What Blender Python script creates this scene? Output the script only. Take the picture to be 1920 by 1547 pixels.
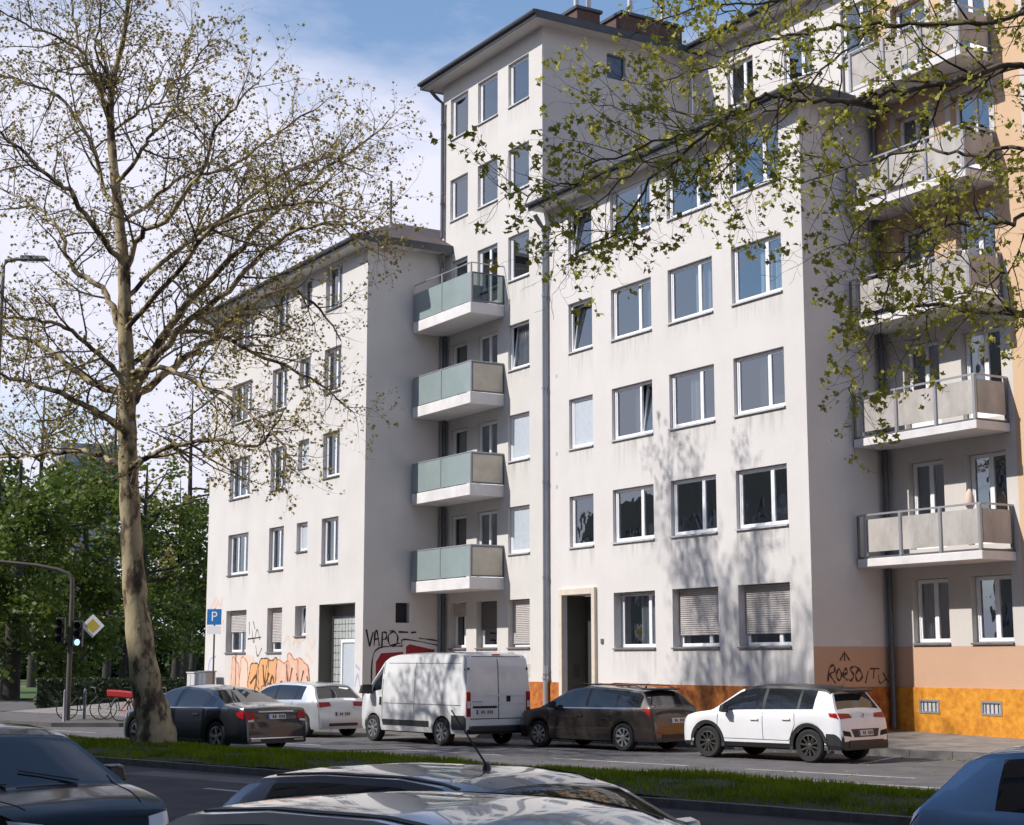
import bpy, bmesh, math, random
import numpy as np
from mathutils import Vector, Matrix
from mathutils.bvhtree import BVHTree

for o in list(bpy.data.objects): bpy.data.objects.remove(o)
scene = bpy.context.scene
col = scene.collection
random.seed(7); RNG = np.random.default_rng(7)
R = math.radians

# ------------------------------------------------------------------ camera
EYE = 2.05; FPX = 3022.5; PITCH = R(8.742)
cam = bpy.data.cameras.new('camera'); cam_o = bpy.data.objects.new('camera', cam); col.objects.link(cam_o)
cam_o.location = (0, 0, EYE); cam_o.rotation_euler = (math.pi/2 + PITCH, 0, 0)
cam.sensor_width = 36; cam.lens = 36*FPX/1920; cam.clip_start = .1; cam.clip_end = 2000
scene.camera = cam_o

# building frame (x right along the facades, y into the houses) and street frame (x along, y across)
AF = R(31.05); UF = Vector((math.sin(AF), -math.cos(AF), 0)); NF = Vector((math.cos(AF), math.sin(AF), 0))
AS = R(46.5);  US = Vector((math.sin(AS), -math.cos(AS), 0)); PS = Vector((math.cos(AS), math.sin(AS), 0))
BO = UF*(-28.71*1.03) + NF*(25.43*1.03)
def fw(x, y, z=0): v = BO + UF*x + NF*y; return Vector((v.x, v.y, z))
def sw(s, p, z=0): v = US*s + PS*p; return Vector((v.x, v.y, z))
ROTF = AF - math.pi/2; ROTS = AS - math.pi/2
def ray(px, py):
    c, s = math.cos(PITCH), math.sin(PITCH); a = (px-960)/FPX; b = (773.5-py)/FPX
    return Vector((a, c-b*s, s+b*c))
def at_depth(px, py, d):
    r = ray(px, py); v = r*(d/r.y); return Vector((v.x, v.y, v.z+EYE))

# ------------------------------------------------------------------ sun and sky
SUN_EL = R(42.6); SUN_OFF = R(15.8)
sh = -NF*math.cos(SUN_OFF) - UF*math.sin(SUN_OFF)
SUNV = Vector((sh.x*math.cos(SUN_EL), sh.y*math.cos(SUN_EL), math.sin(SUN_EL)))
sun = bpy.data.lights.new('sun', 'SUN'); sun_o = bpy.data.objects.new('sun', sun); col.objects.link(sun_o)
sun.energy = 4.4; sun.angle = R(.65); sun.color = (1, .955, .9)
sun_o.rotation_euler = SUNV.to_track_quat('Z', 'Y').to_euler(); sun_o.location = (-60, -20, 60)

world = bpy.data.worlds.new('World'); scene.world = world; world.use_nodes = True
nt = world.node_tree; nt.nodes.clear()
def N(t, tree=None, **k):
    n = (tree or nt).nodes.new(t)
    for a, b in k.items(): setattr(n, a, b)
    return n
out = N('ShaderNodeOutputWorld'); sky = N('ShaderNodeTexSky', sky_type='NISHITA', sun_disc=False)
sky.sun_elevation = SUN_EL; sky.sun_rotation = math.atan2(SUNV.x, SUNV.y); sky.air_density = 1.0; sky.dust_density = .15; sky.ozone_density = 2.0
bg = N('ShaderNodeBackground'); bg.inputs[1].default_value = .15
nt.links.new(sky.outputs[0], bg.inputs[0])
tc = N('ShaderNodeTexCoord'); sx = N('ShaderNodeSeparateXYZ'); nt.links.new(tc.outputs['Generated'], sx.inputs[0])
dv = N('ShaderNodeMath', operation='ADD'); dv.inputs[1].default_value = .22; nt.links.new(sx.outputs[2], dv.inputs[0])
ab = N('ShaderNodeMath', operation='MAXIMUM'); ab.inputs[1].default_value = .05; nt.links.new(dv.outputs[0], ab.inputs[0])
cx = N('ShaderNodeMath', operation='DIVIDE'); cy = N('ShaderNodeMath', operation='DIVIDE'); nt.links.new(sx.outputs[0], cx.inputs[0]); nt.links.new(ab.outputs[0], cx.inputs[1]); nt.links.new(sx.outputs[1], cy.inputs[0]); nt.links.new(ab.outputs[0], cy.inputs[1])
cb_ = N('ShaderNodeCombineXYZ'); nt.links.new(cx.outputs[0], cb_.inputs[0]); nt.links.new(cy.outputs[0], cb_.inputs[1]); cb_.inputs[2].default_value = 14.2
nz = N('ShaderNodeTexNoise'); nz.inputs['Scale'].default_value = 1.25; nz.inputs['Detail'].default_value = 8; nz.inputs['Roughness'].default_value = .56; nz.inputs['Distortion'].default_value = .2
nt.links.new(cb_.outputs[0], nz.inputs['Vector'])
cov = N('ShaderNodeMath', operation='MULTIPLY_ADD'); cov.inputs[1].default_value = -.5; cov.inputs[2].default_value = .2; nt.links.new(sx.outputs[2], cov.inputs[0])   # fewer clouds overhead than low down
sm = N('ShaderNodeMath', operation='ADD'); nt.links.new(nz.outputs[0], sm.inputs[0]); nt.links.new(cov.outputs[0], sm.inputs[1])
rp = N('ShaderNodeValToRGB'); rp.color_ramp.elements[0].position = .42; rp.color_ramp.elements[1].position = .60; nt.links.new(sm.outputs[0], rp.inputs[0])
cl = N('ShaderNodeBackground'); cl.inputs[0].default_value = (.84, .845, 1, 1); cl.inputs[1].default_value = .92
mx = N('ShaderNodeMixShader')
nt.links.new(rp.outputs[0], mx.inputs[0]); nt.links.new(bg.outputs[0], mx.inputs[1]); nt.links.new(cl.outputs[0], mx.inputs[2]); nt.links.new(mx.outputs[0], out.inputs[0])
vs = scene.view_settings; vs.view_transform = 'Standard'; vs.look = 'None'; vs.exposure = .2; vs.gamma = 1
scene.render.engine = 'CYCLES'

# ------------------------------------------------------------------ materials
MATS = {}
def lin(c): return tuple(((v/255)/12.92 if v/255 <= .04045 else ((v/255+.055)/1.055)**2.4) for v in c)
def mat(name, color, rough=.7, metal=0, var=0, vscale=3, bump=0, bscale=40, coat=0, spec=.5, color2=None, stretch=None, trans=0):
    if name in MATS: return MATS[name]
    m = bpy.data.materials.new(name); m.use_nodes = True; t = m.node_tree; b = t.nodes['Principled BSDF']
    b.inputs['Roughness'].default_value = rough; b.inputs['Metallic'].default_value = metal
    b.inputs['Specular IOR Level'].default_value = spec; b.inputs['Coat Weight'].default_value = coat; b.inputs['Coat Roughness'].default_value = .04
    c = tuple(color)+(1,)
    b.inputs['Base Color'].default_value = c
    tcn = None
    if var or bump or color2:
        tcn = N('ShaderNodeTexCoord', t); mpn = N('ShaderNodeMapping', t); t.links.new(tcn.outputs['Object'], mpn.inputs[0])
        if stretch: mpn.inputs['Scale'].default_value = stretch
    if var or color2:
        n = N('ShaderNodeTexNoise', t); n.inputs['Scale'].default_value = vscale; n.inputs['Detail'].default_value = 8; n.inputs['Roughness'].default_value = .62
        t.links.new(mpn.outputs[0], n.inputs['Vector'])
        r = N('ShaderNodeValToRGB', t); r.color_ramp.elements[0].position = .33; r.color_ramp.elements[1].position = .67
        c2 = tuple(color2) if color2 else tuple(v*(1-var) for v in color)
        r.color_ramp.elements[0].color = c2+(1,); r.color_ramp.elements[1].color = c if color2 else tuple(min(1, v*(1+var*.35)) for v in color)+(1,)
        t.links.new(n.outputs[0], r.inputs[0]); t.links.new(r.outputs[0], b.inputs['Base Color'])
    if bump:
        n2 = N('ShaderNodeTexNoise', t); n2.inputs['Scale'].default_value = bscale; n2.inputs['Detail'].default_value = 5
        t.links.new(mpn.outputs[0], n2.inputs['Vector'])
        bp = N('ShaderNodeBump', t); bp.inputs['Strength'].default_value = bump; bp.inputs['Distance'].default_value = .02
        t.links.new(n2.outputs[0], bp.inputs['Height']); t.links.new(bp.outputs[0], b.inputs['Normal'])
    if trans:
        tr = N('ShaderNodeBsdfTranslucent', t); ms = N('ShaderNodeMixShader', t); ms.inputs[0].default_value = trans
        if var or color2: t.links.new(r.outputs[0], tr.inputs[0])
        else: tr.inputs[0].default_value = c
        o = t.nodes['Material Output']; t.links.new(b.outputs[0], ms.inputs[1]); t.links.new(tr.outputs[0], ms.inputs[2]); t.links.new(ms.outputs[0], o.inputs[0])
    MATS[name] = m; return m
def plaster(name, color, dirt=.12, streak=True):
    """plaster: fine grain, soft patches and rain streaks"""
    m = bpy.data.materials.new(name); m.use_nodes = True; t = m.node_tree; b = t.nodes['Principled BSDF']
    b.inputs['Roughness'].default_value = .88; b.inputs['Specular IOR Level'].default_value = .25
    tcn = N('ShaderNodeTexCoord', t)
    def noise(sc, scale, det=6, rg=.6):
        mpn = N('ShaderNodeMapping', t); mpn.inputs['Scale'].default_value = sc; t.links.new(tcn.outputs['Object'], mpn.inputs[0])
        n = N('ShaderNodeTexNoise', t); n.inputs['Scale'].default_value = scale; n.inputs['Detail'].default_value = det; n.inputs['Roughness'].default_value = rg
        t.links.new(mpn.outputs[0], n.inputs['Vector']); return n
    a = noise((1, 1, 1), .55); s = noise((1.1, 1.1, .16), 1.1, 7, .7); g = noise((1, 1, 1), 9, 6, .7)
    def ramp(n, p0, p1, lo):
        r = N('ShaderNodeMapRange', t); r.inputs[1].default_value = p0; r.inputs[2].default_value = p1; r.inputs[3].default_value = lo; r.inputs[4].default_value = 1; t.links.new(n.outputs[0], r.inputs[0]); return r
    ra = ramp(a, .3, .62, 1-dirt); rs = ramp(s, .26, .5, 1-dirt*.6 if streak else 1); rg = ramp(g, .25, .7, 1-dirt*.45)
    m1 = N('ShaderNodeMath', t, operation='MULTIPLY'); m2 = N('ShaderNodeMath', t, operation='MULTIPLY')
    t.links.new(ra.outputs[0], m1.inputs[0]); t.links.new(rs.outputs[0], m1.inputs[1]); t.links.new(m1.outputs[0], m2.inputs[0]); t.links.new(rg.outputs[0], m2.inputs[1])
    mix = N('ShaderNodeMix', t, data_type='RGBA'); mix.inputs[6].default_value = (color[0]*.42, color[1]*.40, color[2]*.36, 1); mix.inputs[7].default_value = tuple(color)+(1,)
    t.links.new(m2.outputs[0], mix.inputs[0]); t.links.new(mix.outputs[2], b.inputs['Base Color'])
    bn = noise((1, 1, 1), 26, 6, .65); bp = N('ShaderNodeBump', t); bp.inputs['Strength'].default_value = .35; bp.inputs['Distance'].default_value = .02
    t.links.new(bn.outputs[0], bp.inputs['Height']); t.links.new(bp.outputs[0], b.inputs['Normal'])
    MATS[name] = m; return m
def glass(name, tint, ior):
    m = bpy.data.materials.new(name); m.use_nodes = True; t = m.node_tree; t.nodes.remove(t.nodes['Principled BSDF'])
    o = t.nodes['Material Output']; f = N('ShaderNodeFresnel', t); gm = N('ShaderNodeNewGeometry', t); mi = N('ShaderNodeMapRange', t); mi.inputs[3].default_value = ior; mi.inputs[4].default_value = 1/ior; t.links.new(gm.outputs['Backfacing'], mi.inputs[0]); t.links.new(mi.outputs[0], f.inputs[0])   # thin pane: same reflectance from both sides
    tr = N('ShaderNodeBsdfTransparent', t); tr.inputs[0].default_value = tint+(1,); g = N('ShaderNodeBsdfGlossy', t); g.inputs['Roughness'].default_value = .015; g.inputs[0].default_value = (.86, .94, 1, 1)
    ms = N('ShaderNodeMixShader', t); t.links.new(f.outputs[0], ms.inputs[0]); t.links.new(tr.outputs[0], ms.inputs[1]); t.links.new(g.outputs[0], ms.inputs[2]); t.links.new(ms.outputs[0], o.inputs[0])
    tcn = N('ShaderNodeTexCoord', t); nn = N('ShaderNodeTexNoise', t); nn.inputs['Scale'].default_value = 1.6; t.links.new(tcn.outputs['Object'], nn.inputs['Vector'])
    bp = N('ShaderNodeBump', t); bp.inputs['Strength'].default_value = .05; bp.inputs['Distance'].default_value = .05; t.links.new(nn.outputs[0], bp.inputs['Height'])
    t.links.new(bp.outputs[0], g.inputs['Normal'])
    MATS[name] = m; return m
plaster('white_plaster', (.675, .645, .625), .12)
plaster('tower_plaster', (.65, .625, .595), .14)
plaster('wing_plaster', (.66, .63, .605), .14)
plaster('house_plaster', (.64, .60, .56), .16)
plaster('peach_plaster', (.66, .46, .30), .10)
plaster('tan_band', (.58, .37, .25), .10, False)
plaster('grey_band', (.66, .62, .58), .2, False)
plaster('opposite_plaster', (.30, .27, .235), .2)
mat('orange_plinth', (.74, .34, .03), .8, color2=(.50, .17, .012), vscale=6.5, bump=.4, bscale=14)
mat('rust_plinth', (.55, .20, .03), .85, color2=(.27, .055, .014), vscale=5.5, bump=.5, bscale=12)
mat('upvc', (.83, .83, .85), .35, spec=.5)
mat('sill_metal', (.55, .55, .56), .45, var=.15, vscale=4)
mat('sill_dark', (.17, .16, .16), .6, var=.3, vscale=5)
mat('soffit', (.66, .63, .60), .85, var=.08, vscale=1)
mat('fascia', (.06, .065, .075), .5, var=.2)
mat('roof', (.10, .08, .075), .8, var=.3, vscale=2, bump=.4, bscale=8)
mat('zinc', (.30, .32, .36), .42, metal=.7, var=.2, vscale=2, stretch=(1, 1, .3))
mat('zinc_dark', (.12, .125, .14), .5, metal=.4, var=.2, vscale=2)
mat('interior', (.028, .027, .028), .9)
mat('curtain', (.55, .56, .58), .9, var=.25, vscale=6, stretch=(6, 6, .4), trans=.3)
mat('curtain_cream', (.46, .41, .32), .9, var=.25, vscale=6, stretch=(6, 6, .4), trans=.3)
mat('curtain_sheer', (.22, .23, .25), .9, var=.3, vscale=5, stretch=(6, 6, .4))
mat('shutter', (.52, .48, .46), .6, var=.12, vscale=3)
mat('shutter_dark', (.13, .125, .12), .6)
glass('window_glass', (.78, .84, .87), 3.0)
glass('frosted_dark', (.5, .55, .55), 1.6)
mat('obscure_pane', (.50, .55, .60), .25, var=.12, vscale=8, spec=.9)
mat('frost_glass', (.27, .33, .325), .28, var=.10, vscale=2, spec=.6)
mat('cream_panel', (.62, .56, .45), .45, var=.14, vscale=3)
mat('balcony_concrete', (.72, .69, .68), .8, var=.14, vscale=2)
mat('corrugated_panel', (.47, .435, .405), .7, var=.25, vscale=1.6, stretch=(1.5, 1.5, .8))
mat('alu', (.42, .42, .44), .4, metal=.5)
mat('steel_grey', (.16, .165, .18), .5, metal=.5)
mat('brick', (.13, .075, .06), .85, var=.35, vscale=12, bump=.3, bscale=20)
mat('door_dark', (.055, .05, .048), .5)
mat('door_grey', (.085, .08, .07), .6, var=.1)
mat('stone_frame', (.66, .58, .48), .8, var=.12, vscale=5)
mat('glass_block', (.45, .47, .46), .3, var=.2, vscale=6)
mat('asphalt', (.155, .145, .143), .92, var=.32, vscale=.9, bump=.35, bscale=55, spec=.3)
mat('asphalt_lane', (.135, .128, .13), .92, var=.30, vscale=1.4, bump=.35, bscale=60, spec=.3)
mat('asphalt_new', (.072, .070, .074), .9, var=.35, vscale=1.2, bump=.35, bscale=60, spec=.25)  # shade over the near lanes is mixed into this darker asphalt colour
mat('pavement', (.25, .225, .20), .9, var=.3, vscale=1.6, bump=.3, bscale=30)
mat('pavement_dark', (.12, .11, .105), .9, var=.3, vscale=1.2, bump=.3, bscale=30)  # pavement colour lowered to stand for the shade around the left corner
mat('kerb_stone', (.17, .16, .15), .9, var=.35, vscale=3, bump=.3, bscale=20)
mat('marking', (.62, .60, .58), .75, color2=(.26, .25, .24), vscale=2.6)
mat('soil', (.045, .05, .02), .95, var=.4, vscale=2, bump=.6, bscale=12)
mat('park_lawn', (.075, .13, .022), .95, color2=(.04, .075, .014), vscale=.25, bump=.5, bscale=6)
mat('grass', (.23, .30, .02), .9, color2=(.09, .15, .008), vscale=1.7, trans=.35, spec=.05)

def bark(name, c1, c2, c3):
    m = mat(name, c1, .9, bump=.8, bscale=11, color2=c2, vscale=2.6, stretch=(1, 1, .5)); r = [n for n in m.node_tree.nodes if n.type == 'VALTORGB'][0].color_ramp
    r.elements[0].position = .40; r.elements[1].position = .58; e = r.elements.new(.47); e.color = c3+(1,); e = r.elements.new(.52); e.color = tuple(v*.8 for v in c1)+(1,)
    return m
mat('bark_limb', (.15, .12, .075), .9, color2=(.05, .042, .03), vscale=4, bump=.6, bscale=14)
bark('bark_plane', (.42, .345, .21), (.05, .038, .028), (.14, .10, .06))
mat('bark_dark', (.05, .042, .036), .9, var=.4, vscale=5, bump=.5, bscale=15)
mat('twig', (.17, .135, .095), .9, var=.4, vscale=3)
mat('twig_dark', (.055, .045, .034), .9, var=.4, vscale=3)
mat('leaf_young', (.50, .47, .06), .6, color2=(.21, .21, .03), vscale=1.2, trans=.4)
mat('leaf_bud', (.44, .37, .07), .65, color2=(.20, .135, .055), vscale=1.2, trans=.3)
mat('leaf_park', (.135, .19, .02), .6, color2=(.048, .082, .010), vscale=.5, trans=.4)
mat('leaf_dark', (.045, .075, .018), .65, color2=(.02, .04, .01), vscale=.5, trans=.2)
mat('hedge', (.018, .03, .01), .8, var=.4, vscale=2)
mat('tyre', (.022, .022, .023), .85, var=.3, vscale=9)
mat('rim_silver', (.50, .51, .53), .35, metal=.75)
mat('rim_dark', (.13, .12, .115), .38, metal=.7)
mat('rim_steel', (.33, .33, .34), .45, metal=.7)
mat('car_glass', (.012, .014, .017), .03, spec=.9)
mat('black_plastic', (.025, .025, .027), .55)
mat('roof_black', (.01, .01, .012), .28, spec=.22)
mat('gloss_black', (.008, .008, .009), .22, spec=.4)
mat('gap', (.006, .006, .007), .8)
mat('red_light', (.34, .006, .008), .28, spec=.35)
mat('orange_light', (.55, .2, .03), .2, coat=.5)
mat('white_light', (.7, .7, .7), .15, coat=.5)
mat('plate', (.62, .62, .60), .4)
mat('plate_blue', (.02, .06, .35), .4)
mat('plate_ink', (.04, .04, .04), .6)
mat('chrome', (.6, .6, .62), .15, metal=1)
def paint(name, c, metal=0, rough=.3, dirt=0):
    return mat(name, c, rough, metal, coat=1, var=dirt, vscale=2.5)
paint('paint_white', (.80, .80, .82), dirt=.05)
paint('paint_van', (.76, .76, .76), rough=.38, dirt=.07)
paint('paint_brown', (.052, .040, .036), .35, dirt=.1)
paint('paint_navy', (.014, .018, .028), .3)
paint('paint_silver', (.52, .54, .57), .5)
paint('paint_palesilver', (.46, .49, .53), .6, .24)
paint('paint_greysilver', (.10, .125, .17), .4, .24)
mat('paint_black', (.006, .007, .010), .12, coat=.25, spec=.3)
paint('paint_blue', (.24, .43, .66), .3)
st_m = bpy.data.materials.new('rain_stain'); st_m.use_nodes = True; tt = st_m.node_tree; pb = tt.nodes['Principled BSDF']; pb.inputs['Base Color'].default_value = (.13, .115, .095, 1); pb.inputs['Roughness'].default_value = .95
_tc = N('ShaderNodeTexCoord', tt); _mp = N('ShaderNodeMapping', tt); _mp.inputs['Scale'].default_value = (5, 5, .35); _nz = N('ShaderNodeTexNoise', tt); _nz.inputs['Scale'].default_value = 1.6; _nz.inputs['Detail'].default_value = 6
tt.links.new(_tc.outputs['Object'], _mp.inputs[0]); tt.links.new(_mp.outputs[0], _nz.inputs['Vector']); _mr = N('ShaderNodeMapRange', tt); _mr.inputs[1].default_value = .45; _mr.inputs[2].default_value = .75; _mr.inputs[3].default_value = 0; _mr.inputs[4].default_value = .26; tt.links.new(_nz.outputs[0], _mr.inputs[0])
_sx = N('ShaderNodeSeparateXYZ', tt); tt.links.new(_tc.outputs['Generated'], _sx.inputs[0]); _mu = N('ShaderNodeMath', tt, operation='MULTIPLY'); tt.links.new(_mr.outputs[0], _mu.inputs[0]); tt.links.new(_sx.outputs[2], _mu.inputs[1])
_tr = N('ShaderNodeBsdfTransparent', tt); _ms = N('ShaderNodeMixShader', tt); tt.links.new(_mu.outputs[0], _ms.inputs[0]); tt.links.new(_tr.outputs[0], _ms.inputs[1]); tt.links.new(pb.outputs[0], _ms.inputs[2]); tt.links.new(_ms.outputs[0], tt.nodes['Material Output'].inputs[0]); MATS['rain_stain'] = st_m
mat('blue_sign', (.02, .17, .48), .45)
mat('white_print', (.82, .82, .82), .5)
mat('yellow_print', (.52, .40, .06), .5)
mat('graffiti_black', (.018, .018, .02), .8)
mat('graffiti_red', (.30, .012, .015), .7, var=.15)
mat('graffiti_white', (.66, .64, .64), .8)
mat('graffiti_salmon', (.68, .36, .24), .85, color2=(.66, .50, .40), vscale=3)
mat('graffiti_orange', (.72, .38, .10), .85, color2=(.64, .32, .20), vscale=5)
mat('graffiti_brown', (.10, .045, .03), .85)
mat('graffiti_rust', (.50, .20, .10), .85)
mat('graffiti_blue', (.35, .40, .62), .85)
mat('graffiti_pale', (.70, .52, .42), .85)
mat('tarp_blue', (.08, .27, .60), .35, var=.2, vscale=6)
mat('red_bag', (.45, .02, .02), .6)
mat('far_tower', (.22, .26, .33), .6, var=.2)
mat('far_window', (.05, .08, .14), .15, spec=.8)
mat('rust_pole', (.10, .085, .07), .7, var=.3)
em = bpy.data.materials.new('signal_lit'); em.use_nodes = True; eb = em.node_tree.nodes['Principled BSDF']
eb.inputs['Emission Color'].default_value = (.35, .75, 1, 1); eb.inputs['Emission Strength'].default_value = 1.6; MATS['signal_lit'] = em

# ------------------------------------------------------------------ mesh helpers
class MB:
    def __init__(s): s.v = []; s.f = []
    def add(s, vs, fs):
        o = len(s.v); s.v += [tuple(v) for v in vs]; s.f += [tuple(i+o for i in f) for f in fs]; return s
    def box(s, x0, x1, y0, y1, z0, z1):
        return s.add([(x0,y0,z0),(x1,y0,z0),(x1,y1,z0),(x0,y1,z0),(x0,y0,z1),(x1,y0,z1),(x1,y1,z1),(x0,y1,z1)],
                     [(0,3,2,1),(4,5,6,7),(0,1,5,4),(1,2,6,5),(2,3,7,6),(3,0,4,7)])
    def quad(s, a, b, c, d): return s.add([a,b,c,d], [(0,1,2,3)])
    def prism(s, pts, axis, a, b):
        """polygon pts in the other two axes, extruded along axis from a to b"""
        def p(q, t):
            l = list(q); l.insert(axis, t); return tuple(l)
        n = len(pts)
        return s.add([p(q, a) for q in pts]+[p(q, b) for q in pts],
                     [tuple(range(n-1, -1, -1)), tuple(range(n, 2*n))]+[(i, (i+1) % n, n+(i+1) % n, n+i) for i in range(n)])
    def tube(s, pts, r, n=8, cap=True):
        pts = [Vector(p) for p in pts]; rs = r if isinstance(r, (list, tuple)) else [r]*len(pts); vs = []; fs = []
        for i, p in enumerate(pts):
            t = (pts[min(i+1, len(pts)-1)]-pts[max(i-1, 0)]).normalized()
            ref = Vector((0, 0, 1)) if abs(t.z) < .9 else Vector((1, 0, 0))
            a = t.cross(ref).normalized(); b = t.cross(a)
            for k in range(n):
                an = 2*math.pi*k/n; vs.append(p+(a*math.cos(an)+b*math.sin(an))*rs[i])
        for i in range(len(pts)-1):
            for k in range(n): fs.append((i*n+k, i*n+(k+1) % n, (i+1)*n+(k+1) % n, (i+1)*n+k))
        if cap: fs += [tuple(range(n-1, -1, -1)), tuple((len(pts)-1)*n+k for k in range(n))]
        return s.add(vs, fs)
    def lathe(s, prof, axis_pt=(0,0,0), n=24, axis='y'):
        vs = []; fs = []; m = len(prof)
        for k in range(n):
            a = 2*math.pi*k/n
            for (r, h) in prof:
                q = (r*math.cos(a), h, r*math.sin(a)) if axis == 'y' else (r*math.cos(a), r*math.sin(a), h)
                vs.append(tuple(q[i]+axis_pt[i] for i in range(3)))
        for k in range(n):
            for j in range(m-1):
                a = k*m+j; b = ((k+1) % n)*m+j; fs.append((a, a+1, b+1, b))
        return s.add(vs, fs)
    def off(s, dx, dy, dz=0): s.v = [(a+dx, b+dy, c+dz) for a, b, c in s.v]; return s
    def build(s, name, m, parent=None, smooth=False, loc=None, sharp=None):
        me = bpy.data.meshes.new(name); me.from_pydata(s.v, [], s.f); me.validate(); me.update()
        if m: me.materials.append(MATS[m])
        if smooth:
            me.polygons.foreach_set('use_smooth', [True]*len(me.polygons))
            if sharp: me.set_sharp_from_angle(angle=R(sharp))
        o = bpy.data.objects.new(name, me); col.objects.link(o)
        if parent: o.parent = parent
        if loc is not None: o.location = loc
        return o
def tag(o, label=None, cat=None, group=None, kind=None):
    if label: o['label'] = label
    if cat: o['category'] = cat
    if group: o['group'] = group
    if kind: o['kind'] = kind
    return o
def empty(name, loc, rz=0):
    e = bpy.data.objects.new(name, None); col.objects.link(e); e.location = loc; e.rotation_euler = (0, 0, rz); e.empty_display_size = .3; return e
def dup(root, loc=None, rz=None, parent=None):
    r = root.copy(); col.objects.link(r)
    if parent is not None: r.parent = parent
    if loc is not None: r.location = loc
    if rz is not None: r.rotation_euler = (0, 0, rz)
    for c in list(root.children): dup(c, parent=r)
    return r
def bevel(o, w=.01, seg=2):
    m = o.modifiers.new('bevel', 'BEVEL'); m.width = w; m.segments = seg; m.limit_method = 'ANGLE'; m.angle_limit = R(40); return o
def quick_mesh(name, V, F, m, parent=None):
    """V (n,3) array, F (k,c) index array"""
    V = np.asarray(V, np.float32); F = np.asarray(F, np.int32); c = F.shape[1]
    me = bpy.data.meshes.new(name); me.vertices.add(len(V)); me.vertices.foreach_set('co', V.ravel())
    me.loops.add(F.size); me.loops.foreach_set('vertex_index', F.ravel()); me.polygons.add(len(F))
    me.polygons.foreach_set('loop_start', np.arange(0, F.size, c, dtype=np.int32)); me.polygons.foreach_set('loop_total', np.full(len(F), c, np.int32))
    me.update(calc_edges=True); me.materials.append(MATS[m])
    o = bpy.data.objects.new(name, me); col.objects.link(o)
    if parent: o.parent = parent
    return o

# ------------------------------------------------------------------ ground, roads, pavements (street frame)
KERB = 31.3; ME0_ = 18.4
def zside(p): return .15 + .052*(p-KERB)
g = MB(); g.quad((-600,-300,-.02),(600,-300,-.02),(600,900,-.02),(-600,900,-.02))
tag(g.build('ground', 'asphalt'), kind='structure')
road = MB(); road.quad((-90,2.6,0),(60,2.6,0),(60,KERB+.05,0),(-90,KERB+.05,0))
road_o = road.build('road', 'asphalt_lane'); road_o.rotation_euler = (0,0,ROTS); tag(road_o, kind='structure')
nr_ = MB(); nr_.quad((-90,2.6,.0015),(60,2.6,.0015),(60,ME0_,.0015),(-90,ME0_,.0015)); nro = nr_.build('near_carriageway', 'asphalt_new'); nro.rotation_euler = (0,0,ROTS); tag(nro, kind='structure')  # separate sheet carrying the asphalt darkened for shade
# painted markings: children of the road
def mark(s0, s1, p0, p1, skew=0):
    m = MB(); m.quad((s0,p0,.004),(s1,p0,.004),(s1+skew,p1,.004),(s0+skew,p1,.004)); return m.build('lane_marking', 'marking', road_o)
for s0 in range(-64, 30, 5): mark(s0+.6, s0+4.2 if s0 > -30 else s0+3, 25.82, 25.94)
mark(-19.7, -12, 24.12, 24.24); mark(-40, 20, 22.44, 22.56)
for s0 in (-40.6,-31.3,-22.0,-12.7,-3.4): mark(s0, s0+1.6, 15.9, 16.03)
for s0 in (-36.0,-29.0,-22.6,-15.0): mark(s0, s0+1.5, 13.6, 13.72)
mark(-17.65, -17.53, 28.6, 31.2, -.7); mark(-44.6, -44.48, 28.6, 31.2, -.7)
# repair patches in the asphalt
for (a,b,c,d) in ((-30,-26.5,26.3,27.6),(-22,-14,23.1,23.8),(-26,-20,17.0,17.9)):
    m = MB(); m.quad((a,c,.0025),(b,c+.1,.0025),(b+.2,d,.0025),(a-.1,d-.1,.0025)); m.build('asphalt_patch', 'asphalt', road_o)
# far pavement rises gently to the houses, near pavement behind the camera
sd = MB()
S0, S1, P1 = -56, 45, 46
sd.quad((S0,KERB+.16,zside(KERB+.16)),(S1,KERB+.16,zside(KERB+.16)),(S1,P1,zside(P1)),(S0,P1,zside(P1)))
sd.quad((S0,KERB,-.1),(S0,KERB,zside(KERB)-.006),(S0,P1,zside(P1)),(S0,P1,-.1))
so = sd.build('pavement', 'pavement'); so.rotation_euler = (0,0,ROTS); tag(so, kind='structure')
nm = MB(); nm.box(-90,60,-14,2.4,-.1,.13); no_ = nm.build('pavement', 'pavement'); no_.rotation_euler = (0,0,ROTS); tag(no_, kind='structure')
def kerb_run(s0, s1, p0, p1, z1, step=1.0, z0=-.05):
    k_o = None; root = empty('kerb', (0,0,0), ROTS); tag(root, kind='structure')
    base = MB().box(0, step-.012, p0, p1, z0, z1).build('kerb_stone', 'kerb_stone', root); base.location = (s0, 0, 0)
    n = int((s1-s0)/step)
    for i in range(1, n):
        c = base.copy(); col.objects.link(c); c.location = (s0+i*step, 0, random.uniform(-.004, .002))
kerb_run(-62, 10, KERB, KERB+.15, zside(KERB)+.004)
kerb_run(-90, 40, 2.4, 2.55, .13, 1.5)
# corner refuge on the left where bicycles are parked
cr = MB(); cr.prism([(-62,27.2),(-45.6,27.2),(-44.0,28.6),(-44.0,KERB-.01),(-62,KERB-.01)], 2, -.05, .13)
co = cr.build('corner_pavement', 'pavement_dark'); co.rotation_euler = (0,0,ROTS); tag(co, kind='structure')

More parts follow.
